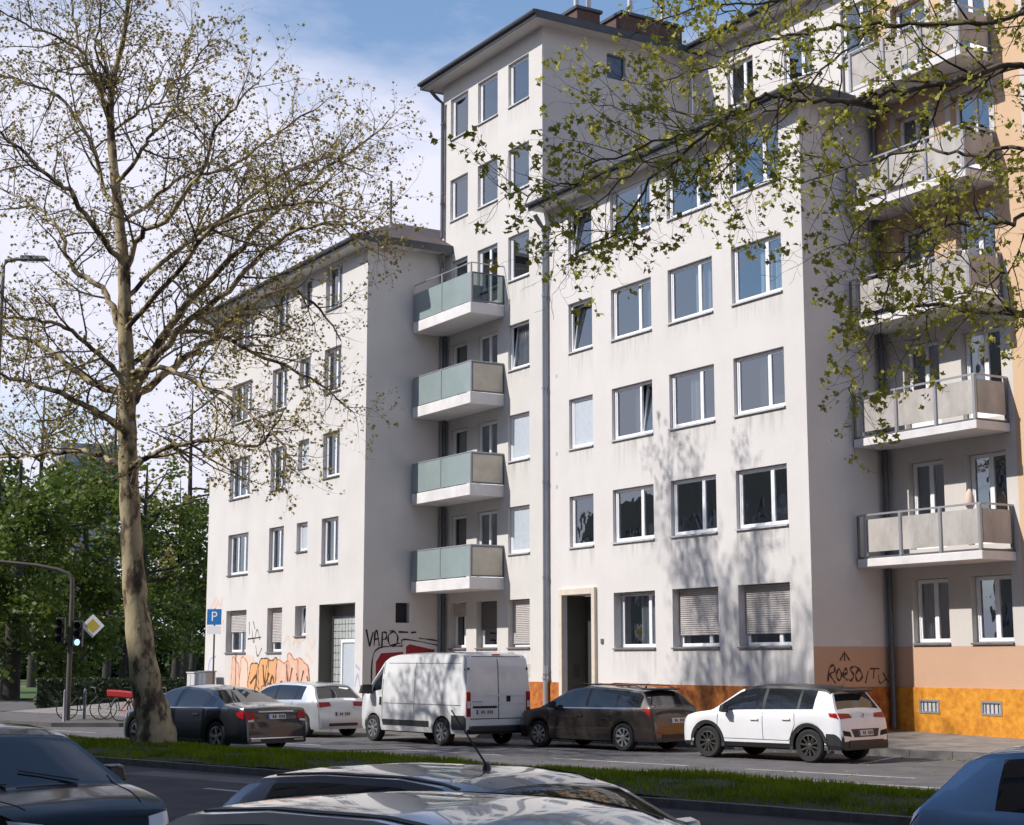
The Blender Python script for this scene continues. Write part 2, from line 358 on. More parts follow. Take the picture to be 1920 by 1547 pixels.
# grassed central reservation
ME0, ME1, ML, MR = 18.4, 22.2, -46.5, 28
def mz(s, p):
    t = (p-ME0)/(ME1-ME0); return .10+.13*math.sin(math.pi*min(1, max(0, t)))+.02*math.sin(s*.7)+.015*math.sin(s*2.3+p*3)
mb = MB(); ns, npp = 150, 14
for i in range(ns+1):
    for j in range(npp+1):
        s = ML+(MR-ML)*i/ns; p = ME0+.14+(ME1-ME0-.28)*j/npp; mb.v.append((s, p, mz(s, p)))
for i in range(ns):
    for j in range(npp): a = i*(npp+1)+j; mb.f.append((a, a+npp+1, a+npp+2, a+1))
mo = mb.build('central_reservation', 'soil', smooth=True); mo.rotation_euler = (0,0,ROTS); tag(mo, kind='structure')
kerb_run(ML, MR, ME0, ME0+.14, .115); kerb_run(ML, MR, ME1-.14, ME1, .115)
nb = 95000; s_ = RNG.uniform(-44, 2, nb)*1.0; p_ = RNG.uniform(ME0+.1, ME1-.1, nb)
keep = RNG.random(nb) < (.62+.6*np.sin(s_*1.1+p_*2)*np.sin(p_*3.1-s_*.6)+.25*np.sin(s_*5.3)*np.sin(p_*6.1)); s_, p_ = s_[keep], p_[keep]; nb = len(s_)
z_ = .10+.13*np.sin(np.pi*(p_-ME0)/(ME1-ME0))+.02*np.sin(s_*.7)+.015*np.sin(s_*2.3+p_*3)-.01
h_ = RNG.uniform(.05, .13, nb)*(1+.35*np.sin(s_*.9)*np.sin(p_*2)); a_ = RNG.uniform(0, 2*np.pi, nb); w_ = RNG.uniform(.008, .016, nb); lx = RNG.normal(0, .035, nb); ly = RNG.normal(0, .035, nb)
V = np.zeros((nb, 3, 3)); V[:,0] = np.c_[s_-w_*np.cos(a_), p_-w_*np.sin(a_), z_]; V[:,1] = np.c_[s_+w_*np.cos(a_), p_+w_*np.sin(a_), z_]; V[:,2] = np.c_[s_+lx, p_+ly, z_+h_]
go = quick_mesh('grass', V.reshape(-1,3), np.arange(nb*3).reshape(-1,3), 'grass'); go.rotation_euler = (0,0,ROTS)
tag(go, 'short bright green grass growing along the central reservation', 'grass', kind='stuff')

# park beyond the side street on the left
pk = MB(); pk.prism([(-60, 78), (-14.3, 88), (-16.5, 104), (30, 140), (30, 420), (-260, 420), (-260, 60)], 2, -.05, .09)
po = pk.build('park_lawn', 'park_lawn'); tag(po, kind='structure')
pt = MB(); pt.quad((-80,118,.094),(-8,126,.094),(-8,129,.094),(-80,121,.094)); tag(pt.build('park_path', 'pavement'), kind='structure')
lo = MB(); lo.prism([(-60, 62), (-17.5, 66), (-17, 78), (-60, 74)], 2, -.05, .05); tag(lo.build('side_street_pavement', 'pavement_dark'), kind='structure')

# ------------------------------------------------------------------ houses (building frame)
class House:
    def __init__(s, name, x0, y0, label):
        s.o = (x0, y0, .3); s.root = empty(name, fw(x0, y0, .3), ROTF); tag(s.root, label, 'building', 'apartment houses of the staggered row')
    def part(s, mb, name, m, parent=None, **k):
        if parent is None or parent is s.root: mb.off(-s.o[0], -s.o[1], -s.o[2]); parent = s.root
        else: mb.off(-s.o[0], -s.o[1], -s.o[2])
        return mb.build(name, m, parent, **k)
def wall_y(mb, x0, x1, z0, z1, y, holes, depth=.16, sgn=1):
    """wall facing -y at plane y with rectangular openings and reveals running back to y+depth"""
    xs = sorted({x0, x1, *[h[0] for h in holes], *[h[1] for h in holes]}); zs = sorted({z0, z1, *[h[2] for h in holes], *[h[3] for h in holes]})
    xs = [x for x in xs if x0-1e-6 <= x <= x1+1e-6]; zs = [z for z in zs if z0-1e-6 <= z <= z1+1e-6]
    for i in range(len(xs)-1):
        for j in range(len(zs)-1):
            cx, cz = (xs[i]+xs[i+1])/2, (zs[j]+zs[j+1])/2
            if any(h[0] < cx < h[1] and h[2] < cz < h[3] for h in holes): continue
            mb.quad((xs[i],y,zs[j]),(xs[i+1],y,zs[j]),(xs[i+1],y,zs[j+1]),(xs[i],y,zs[j+1]))
    for h in holes:
        a, b, c, d = h[:4]; dp = h[4] if len(h) > 4 else depth
        mb.quad((a,y,c),(a,y,d),(a,y+dp,d),(a,y+dp,c)); mb.quad((b,y,c),(b,y+dp,c),(b,y+dp,d),(b,y,d))
        mb.quad((a,y,d),(b,y,d),(b,y+dp,d),(a,y+dp,d)); mb.quad((a,y,c),(a,y+dp,c),(b,y+dp,c),(b,y,c))
def wall_x(mb, x, y0, y1, z0, z1, holes=(), depth=.16):
    """wall facing +x"""
    ys = sorted({y0, y1, *[h[0] for h in holes], *[h[1] for h in holes]}); zs = sorted({z0, z1, *[h[2] for h in holes], *[h[3] for h in holes]})
    for i in range(len(ys)-1):
        for j in range(len(zs)-1):
            cy, cz = (ys[i]+ys[i+1])/2, (zs[j]+zs[j+1])/2
            if any(h[0] < cy < h[1] and h[2] < cz < h[3] for h in holes): continue
            mb.quad((x,ys[i],zs[j]),(x,ys[i+1],zs[j]),(x,ys[i+1],zs[j+1]),(x,ys[i],zs[j+1]))
    for h in holes:
        a, b, c, d = h[:4]; q = x-depth
        mb.quad((x,a,c),(q,a,c),(q,a,d),(x,a,d)); mb.quad((x,b,c),(x,b,d),(q,b,d),(q,b,c)); mb.quad((x,a,d),(q,a,d),(q,b,d),(x,b,d)); mb.quad((x,a,c),(x,b,c),(q,b,c),(q,a,c))
def bars(mb, x0, x1, z0, z1, y0, y1, w):
    mb.box(x0,x0+w,y0,y1,z0,z1); mb.box(x1-w,x1,y0,y1,z0,z1); mb.box(x0+w,x1-w,y0,y1,z0,z0+w); mb.box(x0+w,x1-w,y0,y1,z1-w,z1)
def window(H, x0, x1, z0, z1, y, splits=(), set_=.10, tilt=None, curtain=None, shutter=0, sill='sill_metal', pane_m='window_glass', fw_=.065, door=False, frame_m='upvc'):
    """frame, sashes, panes, sill, optional curtain and roller shutter.  splits = x fractions of the mullions"""
    yf = y+set_; fr = MB(); bars(fr, x0+.012, x1-.012, z0+.012, z1-.012, yf, yf+.075, fw_)
    xs = [x0+.012+fw_*.6]+[x0+(x1-x0)*t for t in splits]+[x1-.012-fw_*.6]
    for t in splits: xm = x0+(x1-x0)*t; fr.box(xm-.035, xm+.035, yf+.002, yf+.073, z0+.012+fw_, z1-.012-fw_)
    win = H.part(fr, 'door' if door else 'window', frame_m); bevel(win, .008, 1)
    def shift(mb, k):
        if tilt is not None and k == tilt:   # sash tipped inwards at the top
            mb.v = [(a, b+(c-z0)*.13+.01, c) for a, b, c in mb.v]
        return mb
    for k in range(len(xs)-1):
        a, b = xs[k]+.012, xs[k+1]-.012; s = MB(); bars(s, a, b, z0+.045, z1-.045, yf+.018-.012*(k % 2), yf+.06, .06)
        if door: s.box(a+.055, b-.055, yf+.02, yf+.055, z0+.1, z0+.35)
        H.part(shift(s, k), 'sash', frame_m, win)
        p = MB(); zb = z0+.345 if door else z0+.1; p.quad((a+.055,yf+.035,zb),(b-.055,yf+.035,zb),(b-.055,yf+.035,z1-.1),(a+.055,yf+.035,z1-.1)); H.part(shift(p, k), 'pane', pane_m, win)
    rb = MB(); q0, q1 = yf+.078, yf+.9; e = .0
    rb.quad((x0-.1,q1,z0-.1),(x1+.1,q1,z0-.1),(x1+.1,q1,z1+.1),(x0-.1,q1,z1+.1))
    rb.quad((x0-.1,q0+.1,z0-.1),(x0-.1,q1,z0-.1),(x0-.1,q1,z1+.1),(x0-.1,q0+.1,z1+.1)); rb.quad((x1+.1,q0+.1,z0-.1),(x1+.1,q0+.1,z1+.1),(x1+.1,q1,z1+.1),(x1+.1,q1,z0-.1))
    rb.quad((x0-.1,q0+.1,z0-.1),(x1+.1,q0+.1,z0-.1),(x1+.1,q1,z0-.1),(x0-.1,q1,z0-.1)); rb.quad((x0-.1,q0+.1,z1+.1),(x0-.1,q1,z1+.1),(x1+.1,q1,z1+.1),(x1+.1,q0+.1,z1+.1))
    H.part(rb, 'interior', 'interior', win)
    if sill and not door:
        s = MB(); s.prism([(y-.055, z0-.028),(y+set_+.01, z0+.0),(y+set_+.01, z0+.014),(y-.055, z0-.008)], 0, x0-.02, x1+.02); s.prism([(y-.055,z0-.05),(y-.045,z0-.05),(y-.045,z0-.028),(y-.055,z0-.028)], 0, x0-.02, x1+.02)
        H.part(s, 'sill', sill, win)
        q_ = MB(); hh = random.uniform(.45, 1.0); q_.quad((x0-.04,y-.004,z0-.05-hh),(x1+.04,y-.004,z0-.05-hh),(x1+.04,y-.004,z0-.05),(x0-.04,y-.004,z0-.05)); H.part(q_, 'rain_stain', 'rain_stain', win)
    if curtain:
        c0, c1, cz0, cm = curtain; n = 26; cb = MB()
        for i in range(n+1):
            x = x0+(x1-x0)*(c0+(c1-c0)*i/n); yy = yf+.2+.035*math.sin(i*1.9)+.01*math.sin(i*4.1); cb.v += [(x, yy, z0+cz0*(z1-z0)), (x, yy*.98+yf*.02+.004, z1-.07)]
        cb.f = [(2*i, 2*i+2, 2*i+3, 2*i+1) for i in range(n)]; H.part(cb, 'curtain', cm, win)
    if shutter:
        zb = z1-(z1-z0)*shutter; sb = MB(); nsl = max(2, int((z1-.02-zb)/.055)); hs = (z1-.02-zb)/nsl
        for i in range(nsl): zz = zb+i*hs; sb.prism([(yf-.035,zz+.004),(yf-.045,zz+hs*.35),(yf-.045,zz+hs*.65),(yf-.035,zz+hs-.004),(yf-.022,zz+hs*.5)], 0, x0+.03, x1-.03)
        sb.box(x0+.02, x1-.02, yf-.022, yf-.012, zb, z1-.01)
        H.part(sb, 'roller_shutter', 'shutter' if shutter != .62 else 'shutter_dark', win)
    return win
def downpipe(H, x, y, z0, z1, r=.055, m='zinc', top=None):
    b = MB(); pts = [(x,y,z0),(x,y,z1)]
    if top: pts += [(x+top[0]*.5, y+top[1]*.5, z1+.18), (x+top[0], y+top[1], z1+.42)]
    b.tube(pts, r, 10)
    for z in np.arange(z0+1.2, z1, 2.9): b.tube([(x,y,z),(x,y,z+.06)], r*1.22, 10)
    return H.part(b, 'downpipe', m, smooth=True, sharp=50)
def eaves(H, x0, x1, y0, y1, z, over=.6, th=.24, hip=2.6, left=True, right=True, rise=None):
    """boxed eaves with white soffit, dark fascia/gutter and hipped roof"""
    xa, xb = (x0-over if left else x0), (x1+over if right else x1); ya = y0-over
    s = MB(); s.box(xa+.05, xb-.05, ya+.05, y1, z, z+.05); H.part(s, 'soffit', 'soffit')
    f = MB(); f.box(xa, xb, ya, ya+.045, z-.02, z+th)
    f.tube([(xa,ya-.05,z+th-.06),(xb,ya-.05,z+th-.06)], .07, 8)
    if right: f.box(xb-.045, xb, ya+.05, y1, z-.02, z+th)
    if left: f.box(xa, xa+.045, ya+.05, y1, z-.02, z+th)
    H.part(f, 'gutter', 'fascia')
    rr = rise or hip*.5; r = MB(); zt = z+th+.01
    r.add([(xa,ya,zt),(xb,ya,zt),(xb,y1,zt),(xa,y1,zt),(xa+(hip if left else 0),ya+hip,zt+rr),(xb-(hip if right else 0),ya+hip,zt+rr),(xb-(hip if right else 0),y1,zt+rr),(xa+(hip if left else 0),y1,zt+rr)],
          [(0,1,5,4),(1,2,6,5),(3,0,4,7),(4,5,6,7),(2,3,7,6),(0,3,2,1)]); H.part(r, 'roof', 'roof')

FH = 2.9355
def zs(k, base=5.37, fh=FH): return base+fh*(k-1)

# ---- main five-storey block
HM = House('apartment_building', -12.06, 0, 'white five-storey apartment block with wide two-pane windows behind the brown estate car')
COLS = [(-10.61,-9.33), (-8.34,-6.36), (-5.57,-3.59), (-2.78,-.79)]
holes = []; wins = []
for k in range(1, 5):
    for c, (a, b) in enumerate(COLS): holes.append((a, b, zs(k), zs(k)+1.5)); wins.append((c, k, a, b, zs(k), zs(k)+1.5))
gz0, gz1 = 2.395, 3.945
for c in (1, 2, 3): holes.append((COLS[c][0], COLS[c][1], gz0, gz1, .30))
DX0, DX1, DZ1 = -10.93, -9.36, 3.95
holes.append((DX0, DX1, .25, DZ1, .75))
w = MB(); wall_y(w, -12.06, 0, 1.41, 16.0, 0, [h for h in holes], .16)
wall_x(w, 0, 0, 6.0, 2.38, 16.0); w.quad((-12.06,6,1),(-12.06,6,16),(0,6,16),(0,6,1))
H_ = HM.part(w, 'wall', 'white_plaster')
w = MB(); wall_y(w, -12.06, DX0-.18, .1, 1.41, -.03, []); wall_y(w, DX1+.18, .03, .1, 1.41, -.03, []); wall_x(w, .03, -.03, 2.54, .1, 1.41)
w.quad((-12.06,-.03,1.41),(.03,-.03,1.41),(.03,.0,1.41),(-12.06,0,1.41)); w.quad((0,0,1.41),(.03,0,1.41),(.03,2.54,1.41),(0,2.54,1.41)); HM.part(w, 'plinth', 'rust_plinth')
w = MB(); wall_x(w, .004, 0, 2.54, 1.412, 2.38); HM.part(w, 'painted_band', 'tan_band')
CUR = {(1,3):(.50,.80,.0,'curtain_sheer'), (2,3):(.45,.80,.0,'curtain'), (3,3):(.42,.95,.0,'curtain'), (1,2):(.38,.56,.0,'curtain_cream'), (2,2):(.30,.58,.0,'curtain'), (3,2):(.35,.50,.0,'curtain_sheer'), (2,4):(.75,.97,.0,'curtain_sheer')}
for (c, k, a, b, z0, z1) in wins:
    if c == 0:
        window(HM, a, b, z0, z1, 0, tilt=0 if k in (3, 4) else None, pane_m='obscure_pane' if k == 2 else 'window_glass')
    else:
        window(HM, a, b, z0, z1, 0, (.66,), tilt=1 if (c, k) == (1, 2) else None, curtain=CUR.get((c, k)))
window(HM, COLS[1][0], COLS[1][1], gz0, gz1, 0, (.70,), set_=.26, curtain=(.36,.72,0,'curtain'), sill='sill_dark', shutter=.06)
window(HM, COLS[2][0], COLS[2][1], gz0, gz1, 0, (.66,), set_=.26, shutter=.80, sill='sill_dark')
window(HM, COLS[3][0], COLS[3][1], gz0, gz1, 0, (.66,), set_=.26, shutter=.80, sill='sill_dark')
# entrance: stone surround, deep passage, door with letter flap and bar handle
f = MB(); f.box(DX0-.17, DX0-.002, -.10, .10, .15, DZ1+.19); f.box(DX1+.002, DX1+.17, -.10, .10, .15, DZ1+.19); f.box(DX0-.002, DX1+.002, -.10, .10, DZ1+.002, DZ1+.19); sf = HM.part(f, 'door_surround', 'stone_frame'); bevel(sf, .01, 1)
f = MB(); f.box(DX0+.002, DX0+.02, .105, .70, .3, DZ1-.004); lin_ = HM.part(f, 'passage_lining', 'door_grey')
f = MB(); f.box(DX0+.02, DX0+.032, .32, .52, 1.55, 1.92); HM.part(f, 'letterbox', 'door_dark', lin_)
f = MB(); f.box(DX0+.03, DX1-.005, .70, .745, .3, DZ1-.01); dd = HM.part(f, 'door', 'door_dark')
f = MB(); f.box(DX1-.75, DX1-.10, .685, .698, .9, DZ1-.5); HM.part(f, 'glazing', 'car_glass', dd)
f = MB(); f.box(DX1-.62, DX1-.30, .64, .68, 2.42, 2.50); HM.part(f, 'handle', 'upvc', dd)
f = MB(); f.box(-8.98, -8.86, -.03, 0, 2.52, 2.66); HM.part(f, 'doorbell', 'steel_grey')
eaves(HM, -12.06, 0, 0, 6.0, 15.95, .55, .22, 2.8, left=False)
downpipe(HM, -11.78, -.12, .4, 15.35, .075, top=(.0,-.35))
f = MB(); f.tube([(-11.78,-.12,.4),(-11.78,-.12,1.9)], .085, 10); f.tube([(-11.78,-.12,1.5),(-11.78,-.12,1.56)], .11, 10); HM.part(f, 'standpipe', 'alu', smooth=True, sharp=50)
for z in (10.6, 8.2, 7.2): f = MB(); f.box(-11.35,-11.27,-.012,0,z,z+.1); HM.part(f, 'wall_plate', 'sill_metal')
# tag on the side wall
def stroke(H, lines, m, plane, c, wd, name='graffiti'):
    """brush lines lying on a wall: plane 'y' -> (x,z) at y=c, plane 'x' -> (y,z) at x=c"""
    for ln in lines:
        mb = MB()
        P = [Vector((a, b)) for a, b in ln]
        if len(P) > 2:   # Catmull-Rom smoothing
            Q = []
            for i in range(len(P)-1):
                p0, p1, p2, p3 = P[max(i-1,0)], P[i], P[i+1], P[min(i+2,len(P)-1)]
                for t in (0,.25,.5,.75): Q.append(.5*((2*p1)+(p2-p0)*t+(2*p0-5*p1+4*p2-p3)*t*t+(3*p1-p0-3*p2+p3)*t**3))
            P = Q+[P[-1]]
        o = len(mb.v)
        for i, p in enumerate(P):
            d = (P[min(i+1,len(P)-1)]-P[max(i-1,0)]); d = d.normalized() if d.length > 1e-6 else Vector((1,0)); n = Vector((-d.y, d.x)); ww = wd*(.8+.35*math.sin(i*1.3+len(ln)))*.5
            for q in (p+n*ww, p-n*ww): mb.v.append((q.x, c, q.y) if plane == 'y' else (c, q.x, q.y))
        for i in range(len(P)-1): mb.f.append((o+2*i, o+2*i+1, o+2*i+3, o+2*i+2))
        H.part(mb, name, m)
def blob(H, pts, m, plane, c, name='graffiti', jit=0):
    n = len(pts); P = [(a+random.uniform(-jit,jit), b+random.uniform(-jit,jit)) for a, b in pts]
    mb = MB(); mb.add([((a, c, b) if plane == 'y' else (c, a, b)) for a, b in P], [tuple(range(n))]); return H.part(mb, name, m)
def tagline(x, z, h, flip=1):
    """a looping scribbled tag R-O-E-S-O"""
    L = []
    L.append([(x,z+.1*h),(x+.12*h,z+.75*h),(x+.42*h,z+.9*h),(x+.45*h,z+.6*h),(x+.15*h,z+.45*h),(x+.5*h,z+.02*h)])
    L.append([(x+.72*h,z+.75*h),(x+.56*h,z+.4*h),(x+.75*h,z+.15*h),(x+.92*h,z+.45*h),(x+.74*h,z+.76*h)])
    L.append([(x+1.05*h,z+.42*h),(x+1.3*h,z+.55*h),(x+1.18*h,z+.75*h),(x+1.02*h,z+.4*h),(x+1.3*h,z+.15*h)])
    L.append([(x+1.75*h,z+.85*h),(x+1.5*h,z+.7*h),(x+1.72*h,z+.42*h),(x+1.55*h,z+.15*h),(x+1.38*h,z+.2*h)])
    L.append([(x+2.05*h,z+.7*h),(x+1.85*h,z+.4*h),(x+2.0*h,z+.1*h),(x+2.3*h,z+.35*h),(x+2.1*h,z+.7*h),(x+1.8*h,z+.85*h)])
    return L
stroke(HM, tagline(.42, 1.50, .48), 'graffiti_brown', 'x', .009, .06)
stroke(HM, [[(.82,2.05),(.95,2.22)],[(.97,2.04),(.97,2.27)],[(1.13,2.05),(1.0,2.22)]], 'graffiti_brown', 'x', .009, .045)
stroke(HM, [[(1.78,1.85),(2.1,1.85)],[(1.92,1.85),(1.88,1.6)],[(2.05,1.7),(2.1,1.5),(2.3,1.6)],[(2.2,1.75),(2.38,1.52)],[(1.62,1.5),(1.72,1.8)]], 'graffiti_brown', 'x', .009, .04)
blob(HM, [(.9,2.42),(1.5,2.42),(1.55,2.5),(1.2,2.58),(1.0,2.55)], 'graffiti_white', 'x', .006)

# ---- seven-storey tower with glazed balconies
HT = House('apartment_building', -18.65, 0, 'white seven-storey tower with frosted glass balconies and dark-edged roof')
TC = [(-18.1,-16.86), (-16.18,-14.86), (-14.17,-12.88)]
holes = []; tw = []
for k in range(0, 7):
    for c, (a, b) in enumerate(TC):
        z0, z1 = zs(k), zs(k)+1.47
        if k == 0: z0, z1 = 2.45, 3.93
        if c < 2 and 1 <= k <= 4: z0 = (4.62+FH*(k-1)); b2 = b
        if c == 0 and k < 5: a = -17.98
        holes.append((a, b, z0, z1) if k else (a, b, z0, z1, .28)); tw.append((c, k, a, b, z0, z1))
w = MB(); wall_y(w, -18.65, -12.07, 2.3, 22.15, 0, holes)
wall_x(w, -12.07, 0, 6.0, 15.9, 22.15, [(2.5, 3.25, 20.9, 21.75)]); HT.part(w, 'wall', 'tower_plaster')
w = MB(); wall_y(w, -18.65, -12.07, .1, 2.3, -.004, []); HT.part(w, 'painted_band', 'grey_band')
w = MB(); wall_y(w, -18.65, -12.07, .1, 1.41, -.03, []); w.quad((-18.65,-.03,1.41),(-12.07,-.03,1.41),(-12.07,0,1.41),(-18.65,0,1.41)); HT.part(w, 'plinth', 'rust_plinth')
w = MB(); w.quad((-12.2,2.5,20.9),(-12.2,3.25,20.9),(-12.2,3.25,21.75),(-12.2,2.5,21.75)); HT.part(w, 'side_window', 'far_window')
for (c, k, a, b, z0, z1) in tw:
    if k == 0:
        if c == 0: window(HT, a, b, z0, z1, 0, (.6,), set_=.22, shutter=.30, sill='sill_dark')
        elif c == 1: window(HT, a, b, z0, z1, 0, (), set_=.22, shutter=.62, sill='sill_dark')
        else: window(HT, a, b, z0, z1, 0, (), set_=.22, shutter=.93, sill='sill_dark')
    elif c == 0 and k <= 4: window(HT, a, b, z0, z1, 0, (), set_=.10, fw_=.09, curtain=(.1,.9,0,'curtain_sheer') if k == 2 else None)
    elif c == 1 and k <= 4: window(HT, a, b, z0, z1, 0, (.52,), set_=.10, door=True, curtain=(.55,.9,0,'curtain_sheer') if k == 2 else None)
    else:
        window(HT, a, b, z0, z1, 0, (), set_=.10, tilt=0 if (c, k) == (2, 3) else None, pane_m='obscure_pane' if (c == 2 and k in (1, 2)) else 'window_glass',
               curtain={(2,3):(.05,.95,.0,'curtain_sheer'), (1,5):None}.get((c, k)))
eaves(HT, -18.65, -12.07, 0, 6.0, 22.15, .62, .22, 2.4)
downpipe(HT, -18.5, -.10, 16.6, 21.5, .065, 'zinc_dark', top=(-.1,-.45))
def balcony_t(k):
    zb = 4.26+FH*(k-1); x0, x1, y0 = -18.36, -14.40, -1.27
    s = MB(); s.prism([(x0,y0),(x1,y0),(x1,-.002),(x0,-.002)], 2, zb, zb+.37); bal = HT.part(s, 'balcony', 'balcony_concrete'); bevel(bal, .015, 1)
    pz0, pz1 = zb+.40, zb+1.36; top = (k == 4)
    n = 2
    for i in range(n):
        a = x0+.02+(x1-x0-.04)*i/n; b = x0+.02+(x1-x0-.04)*(i+1)/n
        p = MB(); p.box(a+.025, b-.025, y0+.03, y0+.042, pz0, pz1); HT.part(p, 'glass_panel', 'frost_glass', bal)
    for i in range(n+1):
        xx = x0+.02+(x1-x0-.04)*i/n; p = MB(); p.box(xx-.022, xx+.022, y0+.012, y0+.058, zb+.371, pz1+(.30 if top else .02)); HT.part(p, 'post', 'alu', bal)
    e = MB(); e.box(x1-.042, x1-.03, y0+.09, -.06, pz0+.02, pz1-.03); HT.part(e, 'end_panel', 'frosted_dark' if k == 4 else 'cream_panel', bal)
    e = MB(); w_ = .05
    e.box(x1-.06,x1-.012,y0+.062,y0+.062+w_,pz0-.01,pz1); e.box(x1-.06,x1-.012,-.05,-.004,pz0-.01,pz1); e.box(x1-.06,x1-.012,y0+.112,-.05,pz0-.01,pz0+.04); e.box(x1-.06,x1-.012,y0+.112,-.05,pz1-.045,pz1)
    if top: e.box(x1-.06,x1-.012,-.60,-.56,pz0+.04,pz1-.045)
    HT.part(e, 'end_frame', 'steel_grey', bal)
    r = MB(); zr = pz1+(.30 if top else .02); r.tube([(x0+.01,y0+.035,zr),(x1-.03,y0+.035,zr),(x1-.03,-.01,zr)], .022, 6); HT.part(r, 'handrail', 'alu', bal)
    e = MB(); e.box(x0+.0,x0+.03,y0+.062,-.05,pz0,pz1); HT.part(e, 'end_panel', 'steel_grey', bal)
for k in (1, 2, 3, 4): balcony_t(k)
# chimneys with flue pipes on the tower roof
for (xa, xb, ya, yb, z1) in ((-13.2,-12.3,1.5,2.4,23.15), (-13.3,-12.2,3.2,5.7,23.3)):
    f = MB(); f.box(xa,xb,ya,yb,22.4,z1); ch = HT.part(f, 'chimney', 'brick'); f = MB(); f.box(xa-.07,xb+.07,ya-.07,yb+.07,z1,z1+.10); HT.part(f, 'cap', 'fascia', ch)
    for t in (.25, .8):
        f = MB(); yy = ya+(yb-ya)*t; f.tube([(xb-.4,yy,z1+.1),(xb-.4,yy,z1+1.1+t)], .09, 10); HT.part(f, 'flue', 'alu', ch, smooth=True, sharp=50)

# ---- set-back tall block between tower and right house
HB = House('apartment_building', -12.06, 6.0, 'tall white block set back behind the roof of the five-storey block')
holes = []
for x in (-10.2,-7.4,-4.8,-2.4):
    for z in (16.9, 19.85): holes.append((x, x+1.3, z, z+1.5))
w = MB(); wall_y(w, -12.06, 1.0, 15.9, 22.2, 6.01, holes); HB.part(w, 'wall', 'white_plaster')
for h in holes: window(HB, *h[:4], 6.01, (.6,))
eaves(HB, -12.0, 1.0, 6.01, 12, 22.2, .6, .22, 2.4, left=False, right=False)
downpipe(HB, -.35, 5.88, 16.4, 22.0, .07, 'zinc_dark')

# ---- left wing
YL, XL0, XL1 = -2.966, -32.95, -18.45; LFH = 2.985
HL = House('apartment_building', XL1, YL, 'white five-storey wing with small windows and orange graffiti, half hidden by the plane tree')
LC = [(-30.70,-28.60), (-26.55,-25.17), (-24.0,-23.05), (-21.84,-20.47)]
holes = []; lw = []
for k in range(0, 5):
    for c, (a, b) in enumerate(LC):
        z0, z1 = 5.345+LFH*(k-1), 6.92+LFH*(k-1)
        if k == 0: z0, z1 = 2.35, 3.96
        if c == 2: z0 += .555
        if c == 3 and k == 0: continue
        holes.append((a, b, z0, z1, .30) if k == 0 else (a, b, z0, z1, .2)); lw.append((c, k, a, b, z0, z1))
PX0, PX1, PZ = -21.93, -19.06, 3.95
holes.append((PX0, PX1, .2, PZ, .68))
w = MB(); wall_y(w, XL0, XL1, .1, 16.0, YL, holes); wall_x(w, XL1, YL, 0, .1, 16.0, [(-1.78,-1.27,3.28,3.94)], .22); w.quad((XL0,YL,.1),(XL0,YL,16),(XL0,YL+9,16),(XL0,YL+9,.1)); HL.part(w, 'wall', 'wing_plaster')
w = MB(); w.quad((XL1-.2,-1.78,3.28),(XL1-.2,-1.27,3.28),(XL1-.2,-1.27,3.94),(XL1-.2,-1.78,3.94)); HL.part(w, 'side_window', 'interior')
for (c, k, a, b, z0, z1) in lw:
    if k == 0:
        if c == 0: window(HL, a, b, z0, z1, YL, (.5,), set_=.24, shutter=.52, sill='sill_dark')
        elif c == 1: window(HL, a, b, z0, z1, YL, (), set_=.24, shutter=.78, sill='sill_dark')
        else: window(HL, a, b, z0, z1, YL, (), set_=.24, tilt=0, curtain=(.3,.95,.2,'curtain'), sill='sill_dark')
    else: window(HL, a, b, z0, z1, YL, {0:(.36,.68), 1:(.52,), 2:(), 3:(.55,)}[c], set_=.14, sill='sill_dark', pane_m='obscure_pane' if c == 2 and k < 3 else 'window_glass', fw_=.055)
# gateway: glass block screen and door
f = MB(); nx, nz = 11, 12; gx0, gx1 = PX0+.03, PX1-.03; GY = YL+.56
for i in range(nx):
    for j in range(nz):
        xa = gx0+(gx1-gx0)*i/nx; za = .6+(3.52-.6)*j/nz
        if gx0+.70 < xa < gx0+2.0 and za < 2.70: continue
        b = MB(); b.box(xa+.014, xa+(gx1-gx0)/nx-.014, GY-.05, GY+.03, za+.014, za+(3.52-.6)/nz-.014); HL.part(b, 'glass_block', 'glass_block')
f.box(gx0, gx1, GY-.005, GY+.02, .3, 3.55); HL.part(f, 'screen', 'sill_metal')
f = MB(); bars(f, gx0+.78, gx0+2.02, .3, 2.76, GY-.09, GY-.01, .11); dr = HL.part(f, 'door', 'upvc'); f = MB(); f.quad((gx0+.89,GY-.05,.41),(gx0+1.91,GY-.05,.41),(gx0+1.91,GY-.05,2.65),(gx0+.89,GY-.05,2.65)); HL.part(f, 'pane', 'obscure_pane', dr)
f = MB(); f.box(gx0, gx1, GY-.06, GY+.03, 3.555, PZ-.005); HL.part(f, 'lintel_panel', 'door_grey')
f = MB(); f.box(PX0+.002, PX0+.02, YL+.02, GY-.07, .25, PZ-.006); HL.part(f, 'reveal_lining', 'door_grey')  # dark sheet over the plaster reveal, painting in its deep shade
eaves(HL, XL0, XL1, YL, 6, 15.95, .6, .22, 2.6)
downpipe(HL, XL1+.1, -.16, 2.0, 15.5, .06, 'zinc', top=(.25,-.1)); downpipe(HL, XL1+.26, -.12, .5, 15.0, .055, 'zinc_dark')
f = MB(); f.tube([(-22.3,-.2,16.5),(-22.3,-.2,19.6)], .05, 6); HL.part(f, 'mast', 'steel_grey')
